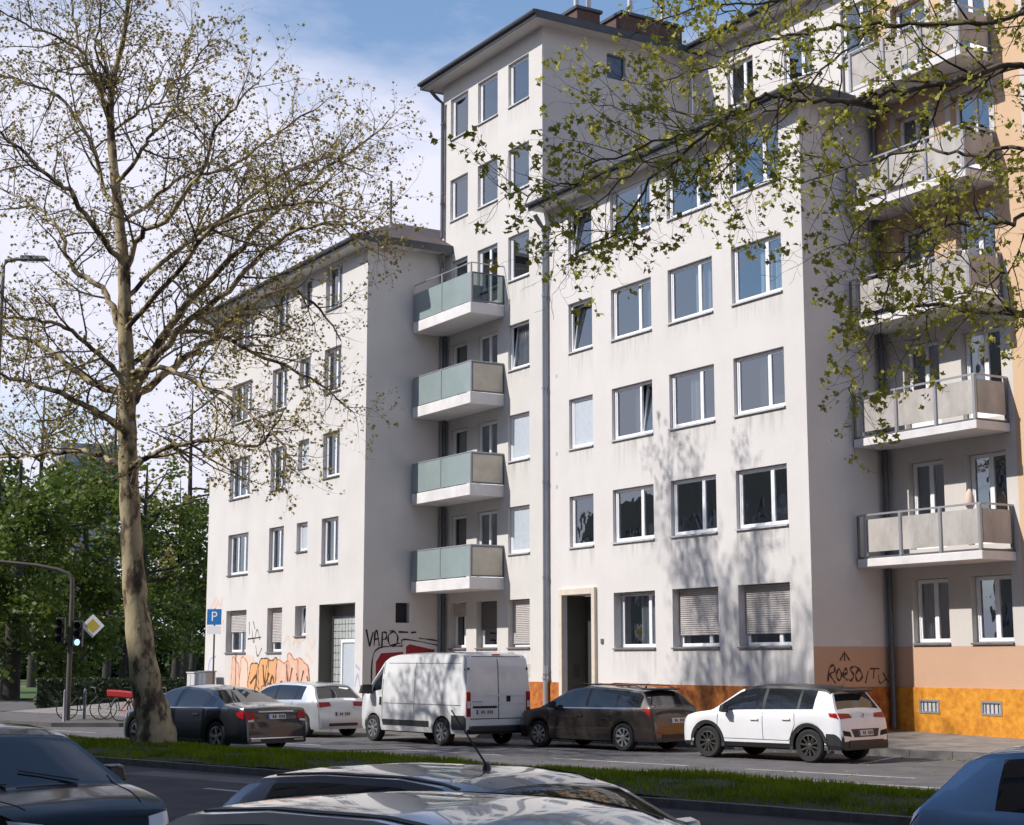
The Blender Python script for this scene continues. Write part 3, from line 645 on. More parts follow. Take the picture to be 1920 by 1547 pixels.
# graffiti on the side wall: black letters V A P O and a red throw-up with black outline
SX = XL1+.006
def ltr(pts, y0, z0, s): return [(y0+a*s, z0+b*s) for a, b in pts]
vapo = [ltr([(-.25,1.1),(.0,.0)], -2.72, 2.50, .50), ltr([(.0,0),(.25,.95)], -2.72, 2.50, .50),
        ltr([(.35,0),(.42,.85),(.55,.9),(.72,.0)], -2.74, 2.52, .52), ltr([(.36,.42),(.7,.45)], -2.74, 2.52, .52),
        ltr([(.9,0),(.92,.9)], -2.74, 2.50, .52), ltr([(.92,.9),(1.2,.85),(1.18,.5),(.93,.45)], -2.74, 2.50, .52),
        ltr([(1.75,.95),(1.4,.65),(1.5,.1),(1.95,.05),(2.1,.6),(1.8,.95),(1.5,.98)], -2.74, 2.52, .50), [(-1.66,2.98),(-1.3,2.97)], [(-1.2,2.96),(-1.0,2.98)]]
stroke(HL, vapo, 'graffiti_black', 'x', SX, .062)
blob(HL, [(-2.6,.75),(-2.58,2.05),(-2.35,2.42),(-1.5,2.48),(-1.42,2.72),(-.2,2.55),(-.12,.75)], 'graffiti_white', 'x', SX-.003)
blob(HL, [(-2.5,.75),(-2.48,2.0),(-2.3,2.28),(-1.48,2.33),(-1.45,.75)], 'graffiti_red', 'x', SX)
blob(HL, [(-1.40,.75),(-1.38,2.5),(-1.25,2.58),(-.32,2.40),(-.30,2.15),(-.55,.75)], 'graffiti_red', 'x', SX)
stroke(HL, [[(-2.62,.8),(-2.62,2.0),(-2.38,2.45),(-1.52,2.52)], [(-1.52,2.52),(-1.44,2.74),(-.2,2.55)], [(-.9,2.78),(-.35,2.72),(-.15,2.68)], [(-.3,2.4),(-.9,2.25),(-.35,2.22)], [(-1.9,2.55),(-1.6,2.62)]], 'graffiti_black', 'x', SX+.003, .05)
# orange and salmon pieces on the front
FY = YL-.005
blob(HL, [(-30.15,.5),(-30.25,1.6),(-30.1,2.15),(-29.6,2.3),(-29.0,2.25),(-28.3,2.3),(-27.8,2.2),(-27.6,1.8),(-27.7,.5)], 'graffiti_pale', 'y', FY, jit=.05)
rgx = random.Random(4)
def bubble(x, z, w, h, m, dy):
    pts = []
    for k in range(18):
        a = 2*math.pi*k/18; q = 1+.12*math.sin(3*a+x)+.08*math.sin(5*a+z*3); pts.append((x+w*q*math.copysign(abs(math.cos(a))**.7, math.cos(a)), z+h*q*math.copysign(abs(math.sin(a))**.7, math.sin(a))))
    blob(HL, pts, m, 'y', FY-dy); stroke(HL, [pts+[pts[0]]], 'graffiti_brown' if m == 'graffiti_orange' else 'graffiti_rust', 'y', FY-dy-.003, .06)
for i, (x, z, w, h, m) in enumerate(((-29.6,1.35,.42,.75,'graffiti_salmon'),(-28.7,1.3,.45,.8,'graffiti_pale'),(-27.7,1.2,.55,.72,'graffiti_orange'),(-26.8,1.45,.55,.68,'graffiti_orange'),(-26.0,1.3,.5,.85,'graffiti_orange'),(-25.0,1.35,.6,.75,'graffiti_salmon'),(-24.1,1.4,.55,.85,'graffiti_salmon'),(-23.2,1.3,.55,.75,'graffiti_salmon'),(-26.4,.8,.5,.4,'graffiti_orange'),(-24.5,.85,.7,.4,'graffiti_orange'))): bubble(x, z, w, h, m, .004+i*.002)
stroke(HL, [[(-28.0,1.2),(-27.4,1.5),(-27.6,.9)],[(-26.8,1.9),(-26.6,1.2),(-26.2,1.6)],[(-26.3,.7),(-25.9,1.5),(-25.6,.9)],[(-25.4,1.0),(-25.0,1.3),(-25.2,.8)],[(-24.6,1.9),(-24.4,1.2),(-24.1,1.8)],[(-23.7,1.6),(-23.4,1.2),(-23.1,1.7)],[(-22.8,1.5),(-22.6,1.1),(-22.7,.9)]], 'graffiti_brown', 'y', FY-.03, .10)
stroke(HL, [[(-25.0,2.6),(-24.6,2.9),(-24.4,2.5)],[(-24.2,2.6),(-23.9,2.8),(-23.7,2.5)],[(-23.6,2.75),(-23.1,2.8)],[(-22.9,2.9),(-22.5,2.5),(-22.2,2.8)],[(-23.0,2.3),(-22.4,2.0)]], 'graffiti_pale', 'y', FY, .12)
stroke(HL, [[(-28.3,3.5),(-28.25,3.0)],[(-28.0,3.2),(-27.8,2.7),(-27.5,3.2),(-27.2,2.8)],[(-28.4,2.85),(-27.1,2.9)],[(-27.6,2.6),(-27.4,2.2),(-27.0,2.5)],[(-27.9,3.5),(-27.7,3.2)]], 'graffiti_black', 'y', FY, .05)
stroke(HL, [[(-32.4,4.1),(-31.9,4.5),(-31.4,4.2),(-31.2,4.5)],[(-32.0,4.15),(-31.6,4.35)],[(-31.1,3.6),(-30.95,3.2)]], 'graffiti_pale', 'y', FY, .14)
stroke(HL, [[(-32.6,.8),(-32.4,2.0),(-31.7,2.2)],[(-32.5,1.4),(-32.0,1.5)],[(-19.0,1.2),(-18.8,1.6),(-18.6,1.2)],[(-18.95,1.9),(-18.65,1.75)]], 'graffiti_blue', 'y', FY, .09)

# ---- right house with corrugated balconies
YR = 2.544
HR = House('apartment_building', 0, YR, 'cream house at right with orange stone plinth, peach wall band and panelled balconies')
RC = [(.76,1.94), (2.64,3.87), (5.0,6.3), (7.6,8.9)]
holes = []; rw = []
for k in range(0, 7):
    for c, (a, b) in enumerate(RC):
        z0, z1 = zs(k, 5.40, 2.94), zs(k, 6.86, 2.94)
        if k == 0: z0, z1 = 2.46, 4.0
        if 1 <= k <= 5 and c < 2: z0 = 4.72+2.94*(k-1)
        holes.append((a, b, z0, z1, .22)); rw.append((c, k, a, b, z0, z1))
w = MB(); wall_y(w, 0, 4.2, 2.38, 11.3, YR, [h for h in holes if h[1] < 4.2 and h[3] < 11.3]); HR.part(w, 'wall', 'house_plaster')
w = MB(); wall_y(w, 4.2, 14, 2.38, 11.3, YR, [h for h in holes if h[0] > 4.2 and h[3] < 11.3]); wall_y(w, 0, 14, 11.3, 23.6, YR, [h for h in holes if h[3] > 11.3]); HR.part(w, 'upper_wall', 'peach_plaster')
for (c, k, a, b, z0, z1) in rw:   # white plaster surrounds on the painted wall
    if c > 1 or k >= 4:
        s = MB(); yy = YR-.02; s.box(a-.16,a-.002,yy,YR-.002,z0-.05,z1+.15); s.box(b+.002,b+.16,yy,YR-.002,z0-.05,z1+.15); s.box(a-.002,b+.002,yy,YR-.002,z1+.002,z1+.15); HR.part(s, 'window_surround', 'house_plaster')
w = MB(); wall_y(w, .0, 14, 1.41, 2.38, YR-.006, []); HR.part(w, 'painted_band', 'tan_band')
chs = [(.89,1.55,.80,1.13), (2.85,3.47,.80,1.13), (5.3,5.9,.80,1.13)]
w = MB(); wall_y(w, .034, 14, .1, 1.41, YR-.04, chs, .12); w.quad((.034,YR-.04,1.41),(14,YR-.04,1.41),(14,YR,1.41),(.034,YR,1.41)); HR.part(w, 'plinth', 'orange_plinth')
for h in chs:
    f = MB(); bars(f, h[0], h[1], h[2], h[3], YR-.055, YR-.01, .05); cw = HR.part(f, 'cellar_window', 'alu'); f = MB(); f.box(h[0]+.05,h[1]-.05,YR-.02,YR-.012,h[2]+.05,h[3]-.05); HR.part(f, 'pane', 'sill_metal', cw)
    for i in range(1, 5): f = MB(); xx = h[0]+(h[1]-h[0])*i/5; f.box(xx-.008,xx+.008,YR-.045,YR-.03,h[2]+.05,h[3]-.05); HR.part(f, 'bar', 'steel_grey', cw)
for (c, k, a, b, z0, z1) in rw:
    dr = 1 <= k <= 5 and c < 2
    window(HR, a, b, z0, z1, YR, (.52,), set_=.16, door=dr, sill='sill_dark', curtain=(.0,.45,.0,'curtain_sheer') if (c, k) in ((0,0),(1,2),(0,4)) else None)
def balcony_r(k):
    zb = 4.29+2.955*(k-1); x0, x1, y0 = .06, 4.06, 1.44
    s = MB(); s.box(x0, x1, y0, YR-.002, zb, zb+.20); bal = HR.part(s, 'balcony', 'balcony_concrete'); bevel(bal, .012, 1)
    s = MB(); s.box(x0, x1-.01, y0+.03, YR-.01, zb+.202, zb+.25); HR.part(s, 'kick_rail', 'steel_grey', bal)
    pz0, pz1 = zb+.36, zb+1.15; n = 3
    px = [.34, 1.52, 2.80, 4.0]
    for i in range(n):
        nn_ = 24; m = MB()
        for j in range(nn_+1):
            xx = px[i]+.04+(px[i+1]-px[i]-.08)*j/nn_; yy = y0+.05+.0025*math.cos(j*math.pi)
            m.v += [(xx,yy,pz0),(xx,yy,pz1),(xx,yy+.012,pz0),(xx,yy+.012,pz1)]
        for j in range(nn_): a = 4*j; m.f += [(a,a+4,a+5,a+1),(a+2,a+3,a+7,a+6),(a+1,a+5,a+7,a+3),(a,a+2,a+6,a+4)]
        HR.part(m, 'panel', 'corrugated_panel', bal)
    for xx in px: m = MB(); m.box(xx-.035,xx+.035,y0+.005,y0+.075,zb+.201,zb+1.24); HR.part(m, 'post', 'alu', bal)
    m = MB(); m.box(x0+.01,x0+.06,y0+.005,y0+.06,zb+.201,zb+1.24); HR.part(m, 'post', 'steel_grey', bal)
    m = MB(); m.box(x1-.055,x1-.03,y0+.1,YR-.1,pz0+.02,pz1); HR.part(m, 'end_panel', 'corrugated_panel', bal)
    m = MB(); m.box(x1-.075,x1-.015,YR-.10,YR-.03,zb+.201,zb+1.24); HR.part(m, 'post', 'steel_grey', bal)
    m = MB(); m.box(x0,x1,y0+.02,y0+.06,zb+1.241,zb+1.285); m.box(x1-.06,x1-.02,y0+.061,YR-.01,zb+1.241,zb+1.285); HR.part(m, 'handrail', 'alu', bal)
    return bal
for k in range(1, 6): balcony_r(k)
f = MB(); f.lathe([(0,.02),(.09,.02),(.12,.12),(.08,.34),(.03,.44),(0,.44)], (3.05,2.2,5.55), 12, 'z'); 
fl = HR.part(f, 'planter', 'graffiti_pale', smooth=True)
eaves(HR, 0, 14, YR, 12, 23.6, .6, .22, 2.4)
downpipe(HR, .16, YR-.17, .45, 23.2, .075, 'zinc_dark')
for o, lb in ((HM, 1),): pass

# ------------------------------------------------------------------ cars
def interp(x, pts): return float(np.interp(x, [p[0] for p in pts], [p[1] for p in pts]))
def make_wheel(root, x, y, r, wd, rim_m, style, side):
    t = MB(); h = wd/2; ri = r*.66
    t.lathe([(ri,-h*.9),(r*.90,-h),(r*.985,-h*.8),(r,-h*.4),(r,h*.4),(r*.985,h*.8),(r*.90,h),(ri,h*.9),(ri,-h*.9)], (0,0,0), 28, 'y')
    wo = t.build('wheel', 'tyre', root, smooth=True, sharp=40); wo.location = (x, y, r)
    f = side*h   # outer face
    m = MB(); m.lathe([(ri*1.02,f*.9),(ri*.96,f*.93),(ri*.93,f*.6),(ri*.9,f*.1)], (0,0,0), 28, 'y')
    if style == 'spokes5': n, a0, a1 = 5, .34, .20
    elif style == 'spokes10': n, a0, a1 = 10, .15, .09
    else: n, a0, a1 = 8, .24, .17
    for k in range(n):
        a = 2*math.pi*k/n+.2
        def q(rr, da, yy): return (rr*math.cos(a+da), yy, rr*math.sin(a+da))
        y0, y1 = f*.80, f*.55
        m.add([q(ri*.2,-a0*1.6,y0),q(ri*.95,-a1,f*.88),q(ri*.95,a1,f*.88),q(ri*.2,a0*1.6,y0),q(ri*.2,-a0*1.6,y1),q(ri*.95,-a1,f*.6),q(ri*.95,a1,f*.6),q(ri*.2,a0*1.6,y1)],
              [(0,1,2,3),(7,6,5,4),(0,4,5,1),(1,5,6,2),(2,6,7,3),(3,7,4,0)])
    m.lathe([(0,f*.86),(ri*.16,f*.86),(ri*.24,f*.8),(ri*.24,f*.5)], (0,0,0), 16, 'y')
    m.build('rim', rim_m, wo, smooth=True, sharp=30)
    m = MB(); m.lathe([(0,f*.3),(ri*.9,f*.3)], (0,0,0), 20, 'y'); m.build('brake_disc', 'black_plastic' if style != 'steel' else rim_m, wo)
    return wo
def smoothstep(T, d=.05):
    """dense, slightly rounded copy of a profile polyline"""
    x0, x1 = T[0][0], T[-1][0]; xs = np.linspace(x0, x1, 260); xp = [p[0] for p in T]; zp = [p[1] for p in T]
    acc = np.zeros_like(xs)
    ks = np.linspace(-1, 1, 9); wk = 1-abs(ks)*.8
    for k, w in zip(ks, wk): acc += w*np.interp(xs+np.minimum(d, np.minimum(xs-x0, x1-xs))*k, xp, zp)
    return list(zip(xs, acc/wk.sum()))
def make_car(name, S, loc, heading, label):
    """S: profile T (centre top line), width w, belt, rail width wr, side windows, wheels ...; +x is the nose, +y the left side"""
    root = empty(name, loc, heading); tag(root, label, S.get('cat', 'car'), S.get('group'))
    T = smoothstep(S['T'], S.get('round', .05)); W = S['w']; BL = S['belt']; RW = S['wr']; x0, x1 = S['T'][0][0], S['T'][-1][0]
    xr, xf = S['xr'], S['xf']; Rw = S['wheel']; Ra = S.get('arch', Rw+.05); sill = S.get('sill', .22); crown = S.get('crown', .045)
    xs = set(np.round(np.linspace(x0, x1, 64), 4)) | {round(p[0], 4) for p in S['T']}
    for c in (xr, xf):
        for k in range(13): xs.add(round(c-Ra*math.cos(math.pi*k/12), 4))
    for a, b in S['side']: xs |= {round(a, 4), round(b, 4)}
    for k in ('shield', 'rearw', 'rooff'):
        if k in S: xs |= {round(S[k][0], 4), round(S[k][1], 4)}
    xs = sorted(x for x in xs if x0 <= x <= x1); st = [xs[0]]
    for x in xs[1:]:
        if x-st[-1] > .006: st.append(x)
    xs = st
    rings = []; gs = []
    for x in xs:
        Tz = interp(x, T); w = interp(x, W); cr = crown*min(1, max(.15, (Tz-.5)*1.5)); Te = Tz-cr
        arch = 0
        for c in (xr, xf):
            if abs(x-c) < Ra: arch = max(arch, Rw+math.sqrt(Ra*Ra-(x-c)**2)*1.0)
        zb = max(interp(x, S['under']) if 'under' in S else sill, arch)
        bl = interp(x, BL); B = min(bl, Te-.015); zb = min(zb, B-.03)
        we = w-S.get('tumble', .035); s = max(0, min(1, (Te-B)/(S['rail']-bl))); yf = we+(interp(x, RW)-we)*s
        def L(a, b, t): return (a[0]+(b[0]-a[0])*t, a[1]+(b[1]-a[1])*t)
        e = (we, B); f = (yf, Te); h = B-zb; m = L(e, f, .5)
        ring = [(w-.05, zb), (w-.012, zb+.13*h), (w, zb+.42*h), (w-.004, zb+.74*h), (w-.014, zb+.90*h), e, L(e, f, .07), (m[0]+.018*s, m[1]), L(e, f, .90), f, (yf*.90, Te+cr*.30), (yf*.62, Te+cr*.68), (yf*.3, Te+cr*.92), (0, Tz)]
        rings.append(ring); gs.append(s)
    nr = len(rings[0]); full = []
    for x, rg in zip(xs, rings): full += [(x, y, z) for y, z in rg]+[(x, -y, z) for y, z in rg[:-1]]
    per = 2*nr-1
    def vi(i, j, sd): return i*per+(j if sd > 0 else (nr+j if j < nr-1 else nr-1))
    parts = {}
    allf = []
    def addf(key, f): parts.setdefault(key, []).append(f); allf.append(f)
    cls = S.get('classify')
    for i in range(len(xs)-1):
        xm = (xs[i]+xs[i+1])/2; sm = (gs[i]+gs[i+1])/2
        for sd in (1, -1):
            for j in range(nr-1):
                a, b, c, d = vi(i,j,sd), vi(i+1,j,sd), vi(i+1,j+1,sd), vi(i,j+1,sd)
                f = (a,b,c,d) if sd > 0 else (d,c,b,a)
                zm = sum(full[k][2] for k in f)/4
                key = 'body'
                if j in (6, 7):
                    for n, (p, q) in enumerate(S['side']):
                        if p < xm < q and sm > .12: key = ('side_window', n, sd)
                    if key == 'body' and S['side'] and S['side'][0][0] < xm < S['side'][-1][1] and sm > .3: key = ('pillar', sum(xm > q for p, q in S['side']), sd)
                if j >= 10 and 'shield' in S and S['shield'][0] < xm < S['shield'][1]: key = 'windscreen'
                if j >= 10 and 'rearw' in S and S['rearw'][0] < xm < S['rearw'][1]: key = 'rear_window'
                if j >= 8 and 'rooff' in S and S['rooff'][0] < xm < S['rooff'][1] and key == 'body': key = 'roof'
                if cls: key = cls(key, xm, zm, j)
                addf(key, f)
    addf(cls('body', x0+.01, .4, 1) if cls else 'body', tuple(vi(0,j,1) for j in range(nr-1,-1,-1))+tuple(vi(0,j,-1) for j in range(0,nr-1))); addf('body', tuple(vi(len(xs)-1,j,1) for j in range(nr))+tuple(vi(len(xs)-1,j,-1) for j in range(nr-2,-1,-1)))
    mats = {'body': S['paint'], 'pillar': 'black_plastic', 'windscreen': 'car_glass', 'rear_window': 'car_glass', 'roof': S.get('roof_m', S['paint']), 'cladding': 'black_plastic', 'bumper': S.get('bumper_m', 'black_plastic')}
    names = {'pillar': 'window_trim'}
    bvh = BVHTree.FromPolygons([Vector(v) for v in full], allf)
    for key, fs in parts.items():
        used = sorted({k for f in fs for k in f}); mp_ = {k: n for n, k in enumerate(used)}
        m = MB(); m.v = [full[k] for k in used]; m.f = [tuple(mp_[k] for k in f) for f in fs]
        tp_k = isinstance(key, tuple); nmk = names.get(key[0], key[0]) if tp_k else names.get(key, key)
        m.build(nmk, ('gloss_black' if key[0] == 'pillar' else 'car_glass') if tp_k else mats[key], root, smooth=True, sharp=38)
    # floor pan and wheel housings
    ub = MB(); z0 = sill-.03; ub.box(xr+Ra+.02, xf-Ra-.02, -W[len(W)//2][1]+.12, W[len(W)//2][1]-.12, z0, z0+.3)
    ub.box(x0+.25, x1-.3, -.52, .52, z0+.05, z0+.35); ub.build('floor_pan', 'gap', root)
    hb = MB()
    for c in (xr, xf): hb.box(c-Ra-.03, c+Ra+.03, -W[len(W)//2][1]+.28, W[len(W)//2][1]-.28, z0+.12, min(Rw+Ra+.02, interp(c, BL)-.05))
    hb.build('wheel_housing', 'gap', root)
    wy = max(p[1] for p in W)-.025-S.get('tyrew', .215)/2
    for c in (xf, xr):
        for sd in (1, -1): make_wheel(root, c, sd*wy, Rw, S.get('tyrew', .215), S['rim'], S['rimstyle'], sd)
    def hit(pt, d):
        r = bvh.ray_cast(Vector(pt), Vector(d)); return r[0]
    def patch(pname, quads, m, axis, off=.008, nx=5, ny=4, parent=None, th=.012):
        """quads: list of 4 corners (u,v); axis 'rear'/'front': (y,z); 'left'/'right': (x,z); 'top': (x,y).  Projected on the body, slightly proud"""
        mb = MB()
        for q in quads:
            g = []
            for i in range(nx+1):
                for j in range(ny+1):
                    s, t = i/nx, j/ny
                    a = [q[0][k]*(1-s)*(1-t)+q[1][k]*s*(1-t)+q[2][k]*s*t+q[3][k]*(1-s)*t for k in (0, 1)]
                    if axis == 'rear': p, d = (x0-1, a[0], a[1]), (1,0,0)
                    elif axis == 'front': p, d = (x1+1, a[0], a[1]), (-1,0,0)
                    elif axis == 'left': p, d = (a[0], 3, a[1]), (0,-1,0)
                    elif axis == 'right': p, d = (a[0], -3, a[1]), (0,1,0)
                    else: p, d = (a[0], a[1], 4), (0,0,-1)
                    h = hit(p, d)
                    if h is None: g = None; break
                    g.append(tuple(h[k]-d[k]*off for k in range(3)))
                if g is None: break
            if g is None: continue
            dd = {'rear':(1,0,0),'front':(-1,0,0),'left':(0,-1,0),'right':(0,1,0),'top':(0,0,-1)}[axis]
            o = len(mb.v); n1 = ny+1; mb.v += g; mb.v += [tuple(v[k]+dd[k]*(off+th) for k in range(3)) for v in g]; N_ = len(g)
            for i in range(nx):
                for j in range(ny): k = o+i*n1+j; mb.f.append((k, k+n1, k+n1+1, k+1))
            edge = [i*n1 for i in range(nx+1)]+[nx*n1+j for j in range(1, ny+1)]+[i*n1+ny for i in range(nx-1, -1, -1)]+[j for j in range(ny-1, 0, -1)]
            for a, b in zip(edge, edge[1:]+edge[:1]): mb.f.append((o+a, o+b, o+N_+b, o+N_+a))
        if not mb.f: return None
        me_o = mb.build(pname, m, parent or root, smooth=True, sharp=40)
        bm = bmesh.new(); bm.from_mesh(me_o.data); bmesh.ops.recalc_face_normals(bm, faces=bm.faces); bm.to_mesh(me_o.data); bm.free(); return me_o
    def rect(a, b, c, d): return [(a,c),(b,c),(b,d),(a,d)]
    def line(pname, pts, wd, axis, m='gap', off=.003):
        qs = []
        for (a, b), (c, d) in zip(pts, pts[1:]):
            L_ = math.hypot(c-a, d-b); nx_, ny_ = -(d-b)/L_*wd/2, (c-a)/L_*wd/2; qs.append([(a-nx_,b-ny_),(c-nx_,d-ny_),(c+nx_,d+ny_),(a+nx_,b+ny_)])
        return patch(pname, qs, m, axis, off, 6, 1, th=.004)
    # plate
    if 'plate' in S:
        py, pz, pw = S['plate']; pl = patch('number_plate', [rect(py-pw, py+pw, pz-.055, pz+.055)], 'plate', 'rear', .016, 4, 2)
        patch('plate_strip', [rect(py+pw-.045, py+pw-.002, pz-.053, pz+.053)], 'plate_blue', 'rear', .019, 1, 2, pl)
        pm_ = patch('plate_marks', [rect(py-pw+.03+i*.062, py-pw+.068+i*.062, pz-.034, pz+.034) for i in range(int((2*pw-.1)/.062)) if i != 3], 'plate_ink', 'rear', .019, 1, 1, pl)
        if pm_: pm_['kind'] = 'stuff'
    for sd, ax in ((1, 'left'), (-1, 'right')):
        for pts in S.get('doors', []): line('door_gap', pts, .011, ax)
        for (hx, hz) in S.get('handles', []): patch('door_handle', [rect(hx-.10, hx+.10, hz-.016, hz+.016)], S.get('handle_m', S['paint']), ax, .032, 4, 2)
        if 'mirror' in S:
            mx_, mz_ = S['mirror']; p = hit((mx_, sd*3, mz_), (0,-sd,0)); yb = p[1] if p else sd*.85; ms = S.get('mirror_s', 1)
            m = MB(); m.add([(mx_-.05*ms,yb+sd*.06,mz_-.02),(mx_+.10*ms,yb+sd*.06,mz_-.02),(mx_+.06*ms,yb+sd*.24*ms,mz_+.0),(mx_-.06*ms,yb+sd*.25*ms,mz_+.0),(mx_-.06*ms,yb+sd*.05,mz_+.15*ms),(mx_+.06*ms,yb+sd*.05,mz_+.13*ms),(mx_+.03*ms,yb+sd*.22*ms,mz_+.13*ms),(mx_-.06*ms,yb+sd*.24*ms,mz_+.15*ms)],
                  [(0,1,2,3),(4,7,6,5),(0,4,5,1),(1,5,6,2),(2,6,7,3),(3,7,4,0)])
            m.tube([(mx_+.02,yb-sd*.03,mz_-.01),(mx_+.02,yb+sd*.1,mz_+.03)], .03, 6)
            mo_ = m.build('wing_mirror', S.get('mirror_m', S['paint']), root, smooth=True, sharp=50); bm_ = mo_.modifiers.new('bevel','BEVEL'); bm_.width = .025; bm_.segments = 2
    if 'antenna' in S:
        ax_, al, tilt_ = S['antenna']; zt = interp(ax_, T); m = MB(); m.lathe([(.0,.03),(.02,.03),(.03,-.01)], (ax_,0,zt), 8, 'z'); m.tube([(ax_,0,zt+.02),(ax_-al*tilt_,0,zt+al)], [.007,.004], 6); m.build('antenna', 'black_plastic', root)
    S['fn'](root, patch, line, rect, hit, T) if 'fn' in S else None
    return root
def arch_trim(root, hit, S, wd=.07):
    for c in (S['xr'], S['xf']):
        for sd in (1, -1):
            m = MB(); Ra = S.get('arch', S['wheel']+.05)
            for k in range(25):
                a = math.pi*(k/24)*1.12-.06*math.pi
                for rr in (Ra-.004, Ra+wd):
                    xx, zz = c-rr*math.cos(a), max(S['sill']-.02, S['wheel']+rr*math.sin(a)); h = hit((xx, sd*3, zz), (0,-sd,0)); yy = h[1] if h else sd*(S['w'][len(S['w'])//2][1]-.02)
                    m.v.append((xx, max(abs(yy), S['w'][len(S['w'])//2][1]-.05)*sd+sd*.012, zz))
            for k in range(24): q = (2*k, 2*k+1, 2*k+3, 2*k+2); m.f.append(q if sd < 0 else q[::-1])
            m.build('wheel_arch_trim', 'black_plastic', root)

# --- white crossover with dark roof
def suv_fn(root, patch, line, rect, hit, T):
    for sg in (1, -1):
        patch('tail_light', [[(sg*.40,.905),(sg*.86,.885),(sg*.87,1.005),(sg*.46,.985)]], 'red_light', 'rear', .012, 8, 4)
        patch('tail_light', [[(-2.0,.90),(-1.84,.93),(-1.80,1.0),(-1.98,1.0)]], 'red_light', 'left' if sg > 0 else 'right', .010, 6, 3)
        patch('rear_vent', [[(sg*.52,.53),(sg*.80,.56),(sg*.80,.66),(sg*.56,.63)]], 'gap', 'rear', .006, 6, 3)
    patch('diffuser', [rect(-.62,.62,.32,.46)], 'black_plastic', 'rear', .012, 10, 3)
    patch('boot_recess', [[(-.42,.52),(.42,.52),(.50,.68),(-.50,.68)]], 'black_plastic', 'rear', .010, 8, 3)
    b = MB(); b.lathe([(.035,-.004),(.052,-.004),(.052,.006),(.035,.006),(.035,-.004)], (0,0,0), 20, 'y'); bo = b.build('badge', 'steel_grey', root); p = hit((-4,0,.93),(1,0,0)); bo.location = (p[0]-.008,0,.93); bo.rotation_euler = (0,0,R(90))
    s = MB(); s.add([(-1.80,-.58,1.475),(-1.80,.58,1.475),(-1.98,.53,1.445),(-1.98,-.53,1.445),(-1.80,-.58,1.435),(-1.80,.58,1.435),(-1.96,.53,1.42),(-1.96,-.53,1.42)], [(0,1,2,3),(7,6,5,4),(3,2,6,7),(0,3,7,4),(1,5,6,2),(0,4,5,1)]); s.build('spoiler', 'black_plastic', root)
    arch_trim(root, hit, SUV, .075)
def suv_cls(key, x, z, j):
    if key == 'body' and j <= 0 and z < .62: return 'cladding'
    if key == 'body' and z < .50 and x < -1.75: return 'bumper'
    return key
SUV = dict(T=[(-2.117,.36),(-2.11,.48),(-2.095,.62),(-2.075,.80),(-2.04,.94),(-1.98,1.03),(-1.93,1.09),(-1.74,1.43),(-1.62,1.50),(-1.2,1.545),(-.6,1.57),(-.1,1.57),(.25,1.545),(.5,1.48),(1.12,1.06),(1.22,1.03),(1.6,.98),(1.88,.90),(2.03,.78),(2.10,.60),(2.117,.36)],
    w=[(-2.117,.80),(-2.06,.86),(-1.9,.895),(-1.6,.905),(0,.91),(1.5,.905),(1.8,.87),(2.0,.78),(2.1,.60),(2.117,.5)], belt=[(-2.1,1.02),(-1.6,1.04),(-.5,1.01),(1.0,.98),(2.1,.9)], wr=[(-1.9,.56),(-1.5,.60),(0,.63),(.6,.62)], rail=1.50, side=[(-1.42,-1.08),(-1.02,-.22),(-.14,.98)],
    shield=(.42,1.08), rearw=(-1.93,-1.73), rooff=(-1.73,.42), roof_m='roof_black', xr=-1.315, xf=1.275, wheel=.335, arch=.385, sill=.27, paint='paint_white', rim='rim_dark', rimstyle='spokes10',
    plate=(0,.60,.26), doors=[[(-.98,.99),(-.99,.75),(-.86,.46),(-.82,.42)],[(-.18,.98),(-.20,.42)],[(.98,.93),(1.0,.62),(.86,.40)],[(-.82,.43),(.86,.43)]], handles=[(-.78,.86),(.02,.84)], mirror=(.72,.98), mirror_m='black_plastic', classify=suv_cls, fn=suv_fn, antenna=(-1.55,.09,.8))
CARG = 'cars parked along the far kerb'
def pose(rear_px, front_px, wb, wy, z=0):
    """left wheels seen at two image points on the road -> car origin and heading"""
    def gp(p): r = ray(*p); t = (z-EYE)/r.z; return Vector((r.x*t, r.y*t, 0))
    a, b = gp(rear_px), gp(front_px); d = (b-a).normalized(); right = Vector((d.y, -d.x, 0)); mid = (a+b)/2
    return mid+right*wy, math.atan2(d.y, d.x)
def place(S, rear_px, front_px):
    wy = max(p[1] for p in S['w'])-.04; o, hd = pose(rear_px, front_px, S['xf']-S['xr'], wy); c = (S['xf']+S['xr'])/2
    return Vector((o.x-c*math.cos(hd), o.y-c*math.sin(hd), 0)), hd
SUV['group'] = CARG
def place2(S, rear_px, deg):
    """left rear wheel seen on the road at an image point, heading measured from straight ahead to the left"""
    r = ray(*rear_px); t = -EYE/r.z; d = Vector((-math.sin(R(deg)), math.cos(R(deg)), 0)); right = Vector((d.y, -d.x, 0)); wy = max(p[1] for p in S['w'])-.04
    o = Vector((r.x*t, r.y*t, 0))+right*wy-d*S['xr']; return o, math.atan2(d.y, d.x)
make_car('parked_car', SUV, *place2(SUV, (1518,1430.5), 45), 'white crossover with black roof and dark wheels parked nearest the orange plinth')

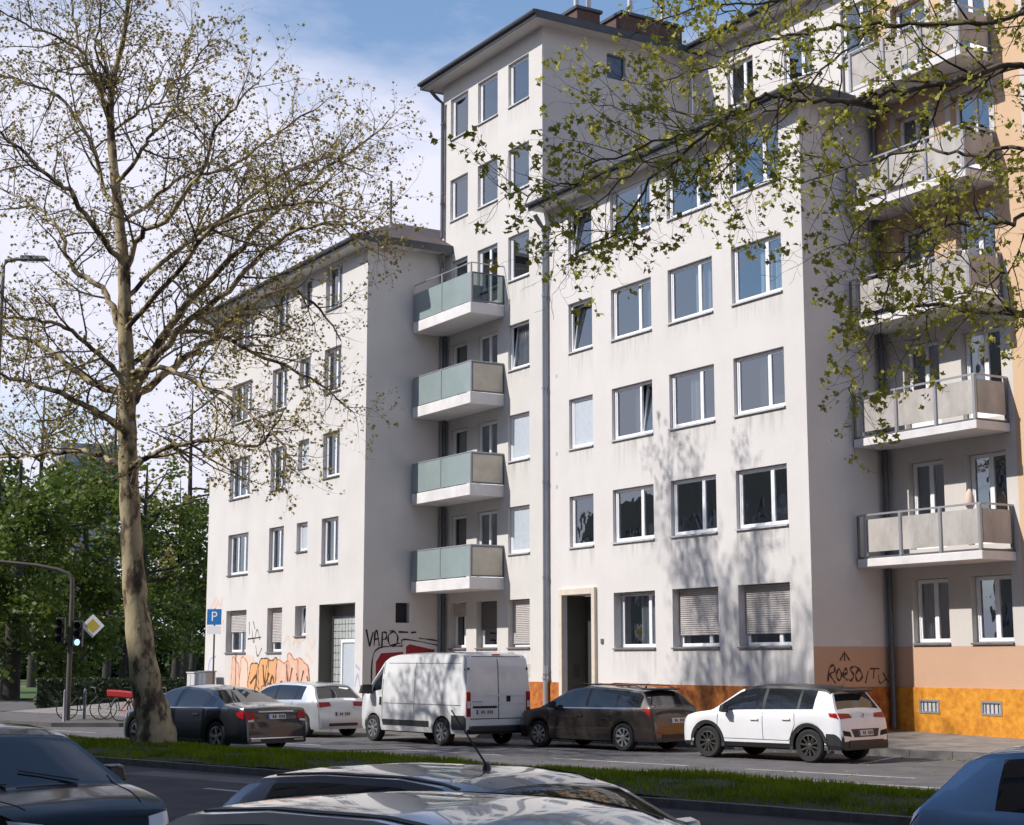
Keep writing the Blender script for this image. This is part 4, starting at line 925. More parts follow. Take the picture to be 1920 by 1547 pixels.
# --- dark brown estate
def wag_fn(root, patch, line, rect, hit, T):
    for sg in (1, -1):
        patch('tail_light', [[(sg*.42,.80),(sg*.84,.77),(sg*.86,.97),(sg*.44,.93)]], 'red_light', 'rear', .012, 8, 4)
        patch('tail_light', [[(-2.13,.78),(-1.98,.90),(-1.86,.97),(-2.10,.97)]], 'red_light', 'left' if sg > 0 else 'right', .010, 6, 3)
        patch('reflector', [rect(sg*.7-.12, sg*.7+.12, .42, .46)], 'red_light', 'rear', .012, 4, 1)
        r = MB(); r.tube([(-1.7,sg*.58,1.39),(-1.5,sg*.585,1.475),(.2,sg*.60,1.50),(.4,sg*.60,1.45)], .016, 6); r.build('roof_rail', 'black_plastic', root)
    patch('bumper_insert', [rect(-.6,.6,.30,.40)], 'black_plastic', 'rear', .01, 8, 2)
    s = MB(); s.add([(-1.68,-.58,1.425),(-1.68,.58,1.425),(-1.88,.54,1.40),(-1.88,-.54,1.40),(-1.68,-.58,1.385),(-1.68,.58,1.385),(-1.86,.54,1.375),(-1.86,-.54,1.375)], [(0,1,2,3),(7,6,5,4),(3,2,6,7),(0,3,7,4),(1,5,6,2),(0,4,5,1)]); s.build('spoiler', 'black_plastic', root)
    line('window_chrome', [(-1.7,.975),(-.5,.955),(1.05,.945)], .014, 'left', 'chrome'); line('window_chrome', [(-1.7,.975),(-.5,.955),(1.05,.945)], .014, 'right', 'chrome')
WAG = dict(T=[(-2.252,.34),(-2.245,.50),(-2.225,.68),(-2.20,.86),(-2.15,.97),(-2.08,1.03),(-1.76,1.36),(-1.62,1.40),(-1.1,1.45),(-.4,1.48),(.05,1.47),(.35,1.43),(.6,1.36),(1.30,.97),(1.42,.95),(1.85,.88),(2.08,.78),(2.2,.62),(2.24,.46),(2.252,.34)],
    w=[(-2.252,.78),(-2.2,.84),(-2.05,.87),(-1.7,.89),(0,.89),(1.5,.885),(1.9,.83),(2.1,.72),(2.22,.55),(2.252,.48)], belt=[(-2.2,.97),(-1.5,.965),(0,.94),(1.2,.93),(2.2,.8)], wr=[(-1.9,.56),(-1.4,.60),(0,.62),(.7,.61)], rail=1.42, side=[(-1.82,-1.12),(-1.05,-.22),(-.14,1.12)],
    shield=(.52,1.26), rearw=(-2.06,-1.74), xr=-1.30, xf=1.35, wheel=.315, arch=.355, sill=.23, paint='paint_brown', rim='rim_silver', rimstyle='spokes8', plate=(0,.70,.26),
    doors=[[(-1.08,.95),(-1.10,.7),(-.92,.40),(-.88,.36)],[(-.18,.93),(-.22,.36)],[(1.02,.88),(1.05,.6),(.92,.36)],[(-.88,.36),(.92,.36)]], handles=[(-.85,.80),(.0,.78)], mirror=(.78,.95), mirror_m='black_plastic', fn=wag_fn, antenna=(-1.3,.12,.7), group=CARG)
make_car('parked_car', WAG, *place2(WAG, (1168,1409), 45.5), 'dark brown estate car with silver wheels parked between white van and white crossover')

# --- white delivery van
def van_cls(key, x, z, j):
    if key == 'body' and j == 0 and z < .45 and x < 1.9: return key
    if key == 'body' and x < -2.2 and z < .62: return 'bumper'
    if key == 'body' and x > 2.25 and z < .62: return 'bumper'
    return key
def van_fn(root, patch, line, rect, hit, T):
    for sg in (1, -1):
        ax = 'left' if sg > 0 else 'right'
        patch('tail_light', [rect(sg*.86, sg*.975, .72, 1.30)], 'red_light', 'rear', .02, 3, 8)
        patch('tail_light', [rect(-2.47, -2.40, .72, 1.30)], 'red_light', ax, .014, 2, 8)
        patch('reversing_light', [rect(sg*.875, sg*.965, .92, 1.08)], 'white_light', 'rear', .024, 3, 4)
        patch('side_moulding', [rect(-.98, 1.02, .44, .58)], 'black_plastic', ax, .014, 10, 3)
        patch('rear_corner', [rect(-2.45, -1.93, .40, .74)], 'black_plastic', ax, .010, 8, 4)
        line('panel_gap', [(1.08,2.0),(1.05,.50)], .02, ax); line('panel_gap', [(-.35,2.0),(-.36,.60)], .014, ax); line('panel_gap', [(-2.3,.98),(1.0,.98)], .012, ax); line('panel_gap', [(-2.2,1.98),(.9,1.98)], .012, ax)
        patch('door_handle', [rect(1.10, 1.17, .93, 1.13)], 'gap', ax, .014, 2, 3)
        patch('hinge', [rect(sg*.88, sg*.95, 1.82, 1.88)], 'black_plastic', 'rear', .03, 2, 2); patch('hinge', [rect(sg*.88, sg*.95, .80, .86)], 'black_plastic', 'rear', .034, 2, 2)
    line('panel_gap', [(0.0,2.14),(0.0,.64)], .022, 'rear'); line('panel_gap', [(-.86,2.14),(.86,2.14)], .018, 'rear'); line('panel_gap', [(-.86,.66),(.86,.66)], .02, 'rear')
    line('door_crease', [(-.82,1.22),(.82,1.22)], .03, 'rear', 'paint_van', .012); line('door_crease', [(-.82,1.02),(.82,1.02)], .02, 'rear', 'paint_van', .010)
    patch('door_handle', [rect(-.36,-.25,1.06,1.20)], 'gap', 'rear', .02, 3, 3); patch('plate_light', [rect(.06,.78,.915,.965)], 'gap', 'rear', .022, 6, 2)
    patch('brake_light', [rect(-.12,.12,2.175,2.205)], 'red_light', 'rear', .02, 4, 1); patch('badge', [rect(.50,.80,1.06,1.075)], 'steel_grey', 'rear', .01, 4, 1)
    b = MB(); b.box(-2.56,-2.44,-.90,.90,.34,.50); bo = b.build('step_bumper', 'black_plastic', root); bevel(bo, .03, 2)
    patch('fuel_flap', [rect(-.62,-.42,.70,.88)], 'paint_van', 'right', .006, 3, 3)
VAN = dict(T=[(-2.482,.42),(-2.478,1.0),(-2.468,1.6),(-2.44,2.05),(-2.40,2.18),(-2.3,2.235),(-1.5,2.255),(-.2,2.26),(.5,2.245),(.85,2.19),(1.10,2.08),(1.80,1.36),(1.90,1.29),(2.15,1.17),(2.34,1.0),(2.44,.75),(2.475,.5),(2.482,.38)],
    w=[(-2.482,.99),(-2.44,1.01),(-2.3,1.02),(0,1.025),(1.5,1.02),(1.9,.99),(2.2,.89),(2.4,.72),(2.482,.6)], belt=[(-2.48,1.30),(1.0,1.28),(1.6,1.22),(2.0,1.12),(2.48,.9)], wr=[(-2.48,.90),(0,.91),(1.0,.89),(1.6,.84)], rail=2.19, side=[(1.12,1.86)], tumble=.02,
    shield=(1.12,1.80), xr=-1.47, xf=1.53, wheel=.335, arch=.385, sill=.30, crown=.06, paint='paint_van', rim='rim_steel', rimstyle='steel', plate=(.42,.82,.26), mirror=(1.55,1.22), mirror_m='black_plastic', mirror_s=1.5, classify=van_cls, fn=van_fn, cat='van')
make_car('delivery_van', VAN, *place2(VAN, (827,1398.5), 38.5), 'white delivery van with branch shadows on its side, parked before the red graffiti')

# --- silver hatchback in front of the van
def hat_fn(root, patch, line, rect, hit, T):
    for sg in (1, -1):
        patch('tail_light', [[(sg*.40,.83),(sg*.83,.80),(sg*.84,.94),(sg*.42,.94)]], 'red_light', 'rear', .012, 8, 4)
        patch('tail_light', [[(-2.03,.81),(-1.88,.87),(-1.84,.94),(-2.02,.95)]], 'red_light', 'left' if sg > 0 else 'right', .010, 6, 3)
    patch('bumper_insert', [rect(-.5,.5,.30,.38)], 'black_plastic', 'rear', .01, 8, 2)
HAT = dict(T=[(-2.1,.34),(-2.09,.50),(-2.065,.70),(-2.04,.88),(-1.98,.98),(-1.92,1.02),(-1.62,1.36),(-1.48,1.42),(-.9,1.47),(-.2,1.48),(.15,1.45),(.42,1.38),(1.10,.98),(1.24,.96),(1.65,.89),(1.9,.80),(2.04,.64),(2.09,.46),(2.1,.34)],
    w=[(-2.1,.78),(-2.04,.84),(-1.9,.87),(-1.55,.89),(0,.89),(1.4,.885),(1.75,.83),(1.95,.72),(2.07,.55),(2.1,.48)], belt=[(-2.1,.97),(-1.4,.97),(0,.94),(1.1,.93),(2.1,.8)], wr=[(-1.7,.57),(-1.3,.61),(0,.63),(.5,.62)], rail=1.42, side=[(-1.32,-1.06),(-1.0,-.20),(-.12,.95)],
    shield=(.36,1.06), rearw=(-1.90,-1.60), xr=-1.38, xf=1.20, wheel=.315, arch=.355, sill=.22, paint='paint_silver', rim='rim_silver', rimstyle='spokes5', plate=(0,.62,.26), doors=[[(-.95,.94),(-1.0,.7),(-.9,.36)],[(-.16,.93),(-.2,.36)],[(.95,.88),(.95,.36)]], handles=[(-.78,.82),(.0,.80)], mirror=(.66,.95), fn=hat_fn, group=CARG)
hd_far = math.atan2(-US.y, -US.x)
make_car('parked_car', HAT, sw(-35.95, 29.05), hd_far, 'silver hatchback parked in front of the white van below the orange graffiti')

# --- black saloon driving in the lane
def sed_fn(root, patch, line, rect, hit, T):
    for sg in (1, -1):
        patch('tail_light', [[(sg*.56,.74),(sg*.85,.72),(sg*.87,.94),(sg*.66,.93)]], 'red_light', 'rear', .012, 8, 4)
        patch('tail_light', [[(-2.46,.76),(-2.28,.80),(-2.22,.90),(-2.44,.94)]], 'red_light', 'left' if sg > 0 else 'right', .010, 6, 3)
        patch('exhaust', [rect(sg*.62-.14, sg*.62+.14, .26, .31)], 'chrome', 'rear', .014, 4, 2)
        patch('reversing_light', [[(sg*.66,.70),(sg*.82,.69),(sg*.82,.735),(sg*.66,.745)]], 'white_light', 'rear', .014, 4, 2)
        ax = 'left' if sg > 0 else 'right'; line('window_chrome', [(-1.55,.995),(-.4,.975),(1.15,.96)], .018, ax, 'chrome'); line('sill_chrome', [(-1.0,.27),(1.1,.27)], .018, ax, 'chrome', .006)
    patch('boot_trim', [rect(-.50,.50,.90,.925)], 'chrome', 'rear', .014, 8, 1); line('bumper_trim', [(-.75,.33),(.75,.33)], .022, 'rear', 'chrome', .008)
    b = MB(); b.lathe([(.0,.05),(.012,.04),(.03,0)], (-.95,0,1.40), 8, 'z'); b.build('antenna', 'black_plastic', root)
SED = dict(T=[(-2.56,.32),(-2.55,.50),(-2.535,.72),(-2.50,.92),(-2.44,1.0),(-2.30,1.035),(-1.95,1.07),(-1.70,1.10),(-.95,1.40),(-.65,1.455),(-.1,1.49),(.25,1.475),(.55,1.42),(1.32,1.02),(1.48,.99),(2.0,.92),(2.30,.82),(2.48,.66),(2.54,.48),(2.56,.32)],
    w=[(-2.56,.84),(-2.5,.89),(-2.3,.92),(-1.8,.945),(0,.945),(1.6,.935),(2.1,.88),(2.35,.76),(2.52,.58),(2.56,.5)], belt=[(-2.5,.98),(-1.5,1.0),(0,.97),(1.2,.95),(2.5,.82)], wr=[(-1.6,.62),(-.9,.60),(0,.63),(.7,.63)], rail=1.43, side=[(-1.38,-1.0),(-.95,.02),(.10,1.16)],
    shield=(.50,1.28), rearw=(-1.66,-.98), xr=-1.50, xf=1.58, wheel=.345, arch=.385, sill=.21, paint='paint_navy', rim='rim_silver', rimstyle='spokes5', plate=(0,.80,.26), doors=[[(-1.0,.97),(-1.1,.75),(-1.0,.45),(-.95,.34)],[(.06,.96),(.02,.34)],[(1.15,.92),(1.15,.34)],[(-.95,.34),(1.15,.34)]], handles=[(-.78,.84),(.26,.82)], handle_m='chrome', mirror=(.92,.98), fn=sed_fn)
make_car('saloon_car', SED, *place2(SED, (404,1411), 47.5), 'black saloon with silver wheels seen behind the plane tree trunk')

# --- cars in the near carriageway, all heading right
hd_near = math.atan2(US.y, US.x)
def front_fn(root, patch, line, rect, hit, T):
    for sg in (1, -1): patch('headlight', [[(sg*.45,.62),(sg*.74,.66),(sg*.76,.78),(sg*.5,.74)]], 'white_light', 'front', .012, 6, 4)
    patch('grille', [rect(-.4,.4,.46,.62)], 'black_plastic', 'front', .01, 6, 3)
    line('bonnet_gap', [(.98,-.70),(1.4,-.66),(1.75,-.55)], .014, 'top'); line('bonnet_gap', [(.98,.70),(1.4,.66),(1.75,.55)], .014, 'top')
    for sg in (1, -1):
        wv = MB(); h = hit((1.08, sg*.35, 3), (0,0,-1)); h2 = hit((.92, sg*.35-.5, 3), (0,0,-1)); wv.tube([tuple(h+Vector((0,0,.02))), tuple(h2+Vector((0,0,.02)))], .008, 5); wv.build('wiper', 'black_plastic', root)
    hat_fn(root, patch, line, rect, hit, T)
import copy
def variant(S, **k):
    D = dict(S); D.update(k); D.pop('group', None); return D
BLK = variant(HAT, paint='paint_black', fn=front_fn, mirror_m='paint_black')
make_car('black_car', BLK, (-4.85, 15.05, 0), hd_near, 'black car at the left edge with its windscreen and bonnet towards the camera')
def roof_fn(root, patch, line, rect, hit, T):
    front_fn(root, patch, line, rect, hit, T)
    for sg in (1, -1): line('roof_seam', [(-1.4,sg*.55),(-.6,sg*.58),(.25,sg*.58)], .03, 'top', 'black_plastic', .006)
NEAR1 = variant(HAT, paint='paint_palesilver', fn=roof_fn)
make_car('silver_car', NEAR1, (.05, 6.72, 0), hd_near, 'pale silver car closest to the camera, only its reflecting roof in view')
NEAR2 = variant(HAT, paint='paint_greysilver', fn=roof_fn, antenna=(-.1,.34,.9), T=[(a, b if b < 1.0 else 1.0+(b-1.0)*.86) for a, b in HAT['T']], rail=1.36)
make_car('silver_car', NEAR2, (-.08, 9.85, 0), hd_near, 'grey silver car behind the closest roof with thin slanted aerial')
BLU = variant(HAT, paint='paint_blue', fn=hat_fn)
make_car('blue_car', BLU, (4.95, 11.4, 0), hd_near, 'light blue hatchback cut off by the right edge, its tail to the left')

# ------------------------------------------------------------------ trees
def frame_of(t):
    ref = np.where(np.abs(t[..., 2:3]) < .9, np.array([0, 0, 1.]), np.array([1., 0, 0])); a = np.cross(t, ref); a /= np.linalg.norm(a, axis=-1, keepdims=True)+1e-9; return a, np.cross(t, a)
def tubes(name, polys, m, parent, n=5):
    """polys: list of (points (k,3), radii (k,)) -> one mesh of tapering tubes"""
    Vs, Fs, o = [], [], 0
    by = {}
    for P, r in polys: by.setdefault(len(P), []).append((P, r))
    an = np.arange(n)*2*np.pi/n; ca, sa = np.cos(an), np.sin(an)
    for k, lst in by.items():
        P = np.array([p for p, _ in lst]); r = np.array([q for _, q in lst]); q = len(lst)
        t = np.empty_like(P); t[:, 1:-1] = P[:, 2:]-P[:, :-2] if k > 2 else t[:, 1:-1]; t[:, 0] = P[:, 1]-P[:, 0]; t[:, -1] = P[:, -1]-P[:, -2]
        t /= np.linalg.norm(t, axis=-1, keepdims=True)+1e-9; a, b = frame_of(t)
        V = P[:, :, None, :]+(a[:, :, None, :]*ca[None, None, :, None]+b[:, :, None, :]*sa[None, None, :, None])*r[:, :, None, None]
        base = o+np.arange(q)[:, None, None]*(k*n); i = np.arange(k-1)[None, :, None]; j = np.arange(n)[None, None, :]; j2 = (j+1) % n
        F = np.stack([base+i*n+j, base+i*n+j2, base+(i+1)*n+j2, base+(i+1)*n+j], -1).reshape(-1, 4)
        Vs.append(V.reshape(-1, 3)); Fs.append(F); o += q*k*n
    ob = quick_mesh(name, np.concatenate(Vs), np.concatenate(Fs), m, parent)
    ob.data.polygons.foreach_set('use_smooth', np.ones(len(ob.data.polygons), bool)); return ob
def resample(P, step):
    P = np.asarray(P, float); d = np.r_[0, np.cumsum(np.linalg.norm(np.diff(P, axis=0), axis=1))]; n = max(2, int(d[-1]/step)+1); q = np.linspace(0, d[-1], n)
    return np.c_[np.interp(q, d, P[:,0]), np.interp(q, d, P[:,1]), np.interp(q, d, P[:,2])], q, d[-1]
def spline(P, n=5):
    P = [np.asarray(p, float) for p in P]; Q = []
    for i in range(len(P)-1):
        p0, p1, p2, p3 = P[max(i-1,0)], P[i], P[i+1], P[min(i+2,len(P)-1)]
        for t in np.arange(n)/n: Q.append(.5*((2*p1)+(p2-p0)*t+(2*p0-5*p1+4*p2-p3)*t*t+(3*p1-p0-3*p2+p3)*t**3))
    return np.array(Q+[P[-1]])
def sprout(parents, spacing, lmin, lmax, k, wander, up, rng, start=.15, rscale=.45, spread=(35, 75)):
    """grow side shoots along parent polylines -> list of (points, radii)"""
    out_ = []
    for P, r in parents:
        Q, q, Lp = resample(P, spacing)
        for i in range(len(Q)):
            f = q[i]/max(Lp, 1e-6)
            if f < start or rng.random() < .12: continue
            t = (Q[min(i+1, len(Q)-1)]-Q[max(i-1, 0)]); t = t/(np.linalg.norm(t)+1e-9)
            rv = rng.normal(size=3); rv -= t*rv.dot(t); rv /= np.linalg.norm(rv)+1e-9
            an = math.radians(rng.uniform(*spread))*(1 if i < len(Q)-1 else .3); d = t*math.cos(an)+rv*math.sin(an); d[2] += up*.5; d /= np.linalg.norm(d)
            L = rng.uniform(lmin, lmax)*(1.12-.55*f); r0 = min(float(np.interp(f, np.linspace(0, 1, len(r)), r))*rscale*1.4, L*.014+.002)
            pts = [Q[i]]; 
            for s in range(k-1):
                d = d+rng.normal(size=3)*wander; d[2] += up*.12; d /= np.linalg.norm(d); pts.append(pts[-1]+d*L/(k-1))
            out_.append((np.array(pts), np.linspace(r0, max(.0022, r0*.3), k)))
    return out_
def leaves(name, shoots, per, size, m, parent, rng, lump=1, prob=1.0, spreadf=1.0):
    C = []
    for P, r in shoots:
        if rng.random() > prob: continue
        for j in range(per):
            f = rng.uniform(.55, 1.0); i = f*(len(P)-1); a = int(i); b = min(a+1, len(P)-1); c = P[a]+(P[b]-P[a])*(i-a)
            C.append(c+rng.normal(size=3)*size*.55*spreadf)
    C = np.array(C); n = len(C); s = rng.uniform(.55, 1.25, n)*size
    d = rng.normal(size=(n, 3)); d[:, 2] -= .3; d /= np.linalg.norm(d, axis=1, keepdims=True); a, b = frame_of(d); ph = rng.uniform(0, 2*np.pi, n)[:, None]
    e1 = a*np.cos(ph)+b*np.sin(ph); e2 = np.cross(d, e1)
    # lobed leaf: stem point, side lobe, tip, side lobe, folded along the midrib
    shp = [(-.45, 0, 0), (.05, .55, .12), (.22, .18, .03), (.62, 0, 0), (.22, -.18, .03), (.05, -.55, .12)]
    V = np.stack([C+s[:, None]*(x*e1+y*e2+z*d) for x, y, z in shp], 1).reshape(-1, 3)
    base = np.arange(n)[:, None]*6; F = np.concatenate([base+np.array([[0, 1, 2, 3]]), base+np.array([[0, 3, 4, 5]])])
    return quick_mesh(name, V, F, m, parent)
def plane_tree(label, base, trunk, limbs, rng, leafm, leafsize, lper, lprob, sp=(.34, .22, .15), l1=(1.0, 2.5), l2=(.45, 1.15), l3=(.14, .42), twig='twig', group='plane trees on the central reservation', up=.25, limb_m='bark_plane'):
    root = empty('plane_tree', base); tag(root, label, 'tree', group); b = np.array(base)
    tp = spline(trunk[0], 6)-b; tr = np.interp(np.linspace(0, 1, len(tp)), np.linspace(0, 1, len(trunk[1])), trunk[1])
    tr = tr*(1+.05*np.sin(np.arange(len(tr))*1.7)); lp = []
    for P, r0, r1 in limbs:
        Q = spline(P, 4)-b; Q[1:] += rng.normal(size=(len(Q)-1, 3))*.03; lp.append((Q, np.linspace(1, 0, len(Q))**.8*(r0-r1)+r1))
    tubes('trunk', [(tp, tr)], 'bark_plane', root, 16); tubes('limbs', lp, limb_m, root, 8)
    s1 = sprout(lp+[(tp[len(tp)*2//3:], tr[len(tp)*2//3:])], sp[0], *l1, 7, .16, up, rng, .12)
    s2 = sprout(s1+[(P[len(P)//2:], r[len(r)//2:]) for P, r in lp], sp[1], *l2, 5, .2, up*.6, rng, .15)
    s3 = sprout(s2, sp[2], *l3, 3, .25, up*.5, rng, .2, spread=(30, 70))
    tag(tubes('branches', s1, twig, root, 5), kind='stuff'); t = tubes('twigs', s2+s3, twig, root, 3); tag(t, kind='stuff')
    lv = leaves('leaves', s3, lper, leafsize, leafm, root, rng, prob=lprob); tag(lv, kind='stuff')
    return root
def limb_px(pts, D, dd, r0, r1, bow=0):
    n = len(pts); return ([tuple(at_depth(x, y, D+dd*i/(n-1)+bow*math.sin(math.pi*i/(n-1)))) for i, (x, y) in enumerate(pts)], r0, r1)

# left plane tree on the reservation: trunk and main limbs follow the photograph, side shoots are grown
D = 36.7; tb = at_depth(291, 1397, D); tb.z = .16
trunk_px = [(272,1270),(255,1130),(246,1000),(241,880),(238,780),(238,700),(234,600),(232,500),(222,400),(212,300),(207,220),(212,150),(232,70),(243,-20),(250,-110)]
trunk = ([tuple(tb), tuple(tb+Vector((-.02,0,.45)))]+[tuple(at_depth(x, y, D)) for x, y in trunk_px], [.56,.43,.345,.285,.245,.225,.215,.20,.175,.15,.13,.115,.10,.085,.07,.055,.04,.03])
LM = [([(243,880),(262,865),(300,845),(350,830),(400,826),(470,838),(505,815),(530,770)], -2.5, .10),
 ([(243,760),(290,715),(340,680),(390,640),(430,600),(480,565),(540,545),(600,580),(640,640)], 3.5, .15),
 ([(243,740),(300,660),(360,600),(410,560),(480,490),(560,430),(650,420),(720,460)], -3.2, .14),
 ([(241,720),(300,640),(350,570),(420,500),(480,430),(560,350),(650,290),(730,230)], 1.5, .15),
 ([(232,520),(262,440),(310,415),(340,370),(380,320),(400,250),(440,200),(480,160)], -2.8, .11),
 ([(225,420),(280,380),(340,330),(380,330),(440,310),(520,250),(600,200)], 3.8, .08),
 ([(215,345),(255,300),(280,260),(330,200),(350,140),(400,70)], -1.5, .08),
 ([(210,250),(250,215),(300,190),(340,130),(360,60)], 2.5, .06),
 ([(240,870),(215,865),(170,848),(110,845),(60,852),(0,858),(-70,845)], 2.5, .12),
 ([(239,810),(190,780),(150,755),(100,735),(60,720),(0,700),(-90,660)], -3.5, .13),
 ([(238,745),(180,720),(140,690),(100,660),(60,640),(0,620),(-80,560)], 2.0, .14),
 ([(238,715),(205,690),(160,640),(110,610),(50,600),(0,590),(-60,560)], -2.2, .10),
 ([(236,640),(215,590),(195,540),(150,515),(125,480),(112,430),(80,400),(40,370),(-20,340)], 3.2, .12),
 ([(232,500),(180,430),(140,370),(100,340),(50,290),(0,250),(-60,220)], -3.0, .11),
 ([(222,400),(190,350),(180,290),(150,230),(110,180),(60,160),(0,140),(-50,100)], 2.8, .09),
 ([(208,230),(190,165),(165,115),(120,75),(50,45),(-10,10)], -2.0, .07),
 ([(208,215),(160,120),(140,50),(130,-20),(110,-90)], 2.4, .06),
 ([(212,160),(180,90),(190,20),(170,-80)], -2.5, .05),
 ([(240,700),(300,690),(380,720),(450,760),(520,820),(560,880)], -4.0, .09),
 ([(240,690),(330,620),(430,640),(520,680),(600,720),(660,770)], 4.2, .10),
 ([(236,620),(290,560),(400,430),(500,390),(600,380),(690,400)], -5.0, .10),
 ([(234,560),(330,470),(430,400),(540,320),(620,300),(700,330)], 5.2, .09)]
limbs = [limb_px(p, D, dd, r*.68, .014, (i % 3-1)*.5) for i, (p, dd, r) in enumerate(LM)]
plane_tree('large budding plane tree with mottled trunk standing on the grass at left', tuple(tb), trunk, limbs, np.random.default_rng(11), 'leaf_bud', .082, 3, .95, sp=(.26, .17, .135), l1=(.9, 2.3))
# crow's nest in the fork
nb_ = MB(); c = at_depth(199, 152, 36.65); rr = np.random.default_rng(3)
for i in range(140):
    a = rr.uniform(0, 2*np.pi); r_ = rr.uniform(.12, .28); p = Vector((math.cos(a)*r_, math.sin(a)*r_, rr.uniform(-.12, .12))); q = Vector(rr.normal(size=3)*.16); nb_.tube([p-q, p+q], .008, 3, False)
no = nb_.build('bird_nest', 'twig_dark', None, loc=c); tag(no, "dark twig nest in the upper fork of the left plane tree", 'nest')

# right plane tree: trunk out of frame, limbs reach in from the right
D2 = 19.4; tb2 = Vector((9.4, 18.4, .2)); tr2 = [tuple(tb2), tuple(tb2+Vector((0,0,.5))), (9.35,18.4,2.2), (9.3,18.45,4.2), (9.25,18.5,6.2), (9.2,18.5,8.2), (9.1,18.5,10.5), (9.0,18.4,13.0)]
RM = [([(1980,150),(1830,138),(1780,158),(1690,168),(1620,182),(1560,192),(1500,182),(1440,178),(1395,197),(1360,218),(1300,270),(1230,330),(1180,400),(1140,445),(1080,480)], -1.2, .10, 6.2),
 ([(1990,40),(1840,46),(1730,44),(1640,46),(1550,52),(1480,68),(1400,88),(1330,125),(1250,150),(1180,160)], 1.5, .09, 7.4),
 ([(1990,310),(1850,295),(1780,282),(1700,286),(1600,312),(1540,300),(1480,270)], 2.2, .07, 5.2),
 ([(1990,425),(1900,420),(1830,415),(1770,425),(1720,445),(1690,500),(1660,560),(1640,620)], -1.5, .07, 4.6),
 ([(1990,440),(1890,500),(1850,530),(1780,570),(1700,592),(1640,602)], .8, .05, 4.4),
 ([(1395,195),(1330,215),(1250,205),(1180,205),(1110,190)], 1.2, .03, None),
 ([(1360,220),(1290,245),(1200,280),(1100,320),(1040,350),(985,360),(940,350)], -1.5, .035, None),
 ([(1480,72),(1400,30),(1320,5),(1240,-20)], 1.0, .035, None),
 ([(1640,50),(1560,120),(1470,190),(1400,230),(1330,300),(1280,350)], -1.8, .035, None),
 ([(1780,158),(1740,110),(1700,70),(1660,20)], 1.0, .03, None),
 ([(1720,290),(1660,360),(1620,420),(1580,460)], -1.2, .03, None),
 ([(1600,310),(1520,340),(1450,330),(1400,370)], 1.2, .028, None),
 ([(1770,425),(1730,520),(1740,580),(1720,640)], -.8, .022, None),
 ([(1850,530),(1790,480),(1700,470),(1640,500)], 1.5, .025, None),
 ([(1990,-40),(1850,-60),(1700,-30),(1560,-10),(1420,0),(1300,20),(1200,60)], -1.8, .07, 8.2),
 ([(1500,182),(1450,240),(1350,330),(1290,350),(1220,380),(1160,430),(1100,430)], 2.0, .035, None),
 ([(1300,275),(1200,310),(1120,380),(1060,430),(1020,470)], 1.0, .025, None),
 ([(1700,590),(1650,650),(1610,700),(1590,740)], -.5, .015, None)]
limbs = []
for i, (p, dd, r, zt) in enumerate(RM):
    L_ = limb_px(p, D2+(0 if zt else (-.6, .5, -.9, .3)[i % 4]), dd, r*.42, .006, (i % 3-1)*.4)
    if zt: L_[0].insert(0, (9.25, 18.5, zt))
    limbs.append(L_)
for (a, zt) in ((-.3, 7), (.9, 6), (1.9, 8), (2.6, 5.5), (3.4, 9), (.2, 10)):   # limbs on the far side, outside the frame
    d = Vector((math.cos(a), math.sin(a), .35)); limbs.append(([tuple(Vector((9.2, 18.5, zt))+d*t+Vector((0, 0, -.02*t*t))) for t in (0, 1.5, 3, 4.5)], .09, .02))
plane_tree('plane tree with fresh yellow-green leaves reaching in from the right edge', tuple(tb2), (tr2, [.60,.45,.36,.33,.30,.26,.2,.1]), limbs, np.random.default_rng(5), 'leaf_young', .078, 7, .60, sp=(.20, .15, .14), l1=(.5, 1.5), l2=(.25, .7), l3=(.08, .26), twig='twig_dark', up=.10, limb_m='bark_limb')

# park trees beyond the side street
def park_tree(label, x, y, h, rad, zc, n, leafm, size, rng, trunk_r=.3, bare=False):
    root = empty('park_tree', (x, y, .05)); tag(root, label, 'tree', 'trees in the park beyond the side street')
    tp = np.array([(0,0,0),(.05,.02,h*.2),(.1,-.05,h*.45),(.0,.1,h*.7),(.05,0,h*.92)]); tubes('trunk', [(tp, np.array([trunk_r*1.3,trunk_r,trunk_r*.8,trunk_r*.5,trunk_r*.15]))], 'bark_dark', root, 9)
    lb = []
    for i in range(16):
        a = rng.uniform(0, 2*np.pi); z0 = rng.uniform(zc*.55, h*.8); L = rad*rng.uniform(.6, 1.0)*(1-.45*(z0/h)); d = np.array([math.cos(a), math.sin(a), rng.uniform(.15, .7)]); p0 = np.array([0,0,z0])
        pts = [p0]; 
        for s in range(5): d = d+rng.normal(size=3)*.14; d /= np.linalg.norm(d); pts.append(pts[-1]+d*L/5)
        lb.append((np.array(pts), np.linspace(trunk_r*.35, .03, 6)))
    tubes('limbs', lb, 'bark_dark', root, 5)
    s1 = sprout(lb, .55, 1.0, 2.6, 4, .2, .15, rng, .2); s2 = sprout(s1, .4, .4, 1.1, 3, .22, .05, rng, .2)
    tag(tubes('branches', s1+s2, 'twig_dark', root, 3), kind='stuff')
    if n:
        C = []
        ends = [P[-1] for P, r in s2]+[P[1] for P, r in s2]; idx = rng.integers(0, len(ends), n); C = np.array([ends[i] for i in idx])+rng.normal(size=(n, 3))*.32
        s = rng.uniform(.6, 1.3, n)*size; d = rng.normal(size=(n, 3)); d /= np.linalg.norm(d, axis=1, keepdims=True); a, b = frame_of(d)
        V = np.stack([C-s[:,None]*a*.5, C+s[:,None]*b*.42, C+s[:,None]*a*.6, C-s[:,None]*b*.42], 1).reshape(-1, 3); lv = quick_mesh('crown', V, np.arange(n*4).reshape(-1, 4), leafm, root); tag(lv, kind='stuff')
    return root
rg = np.random.default_rng(21)
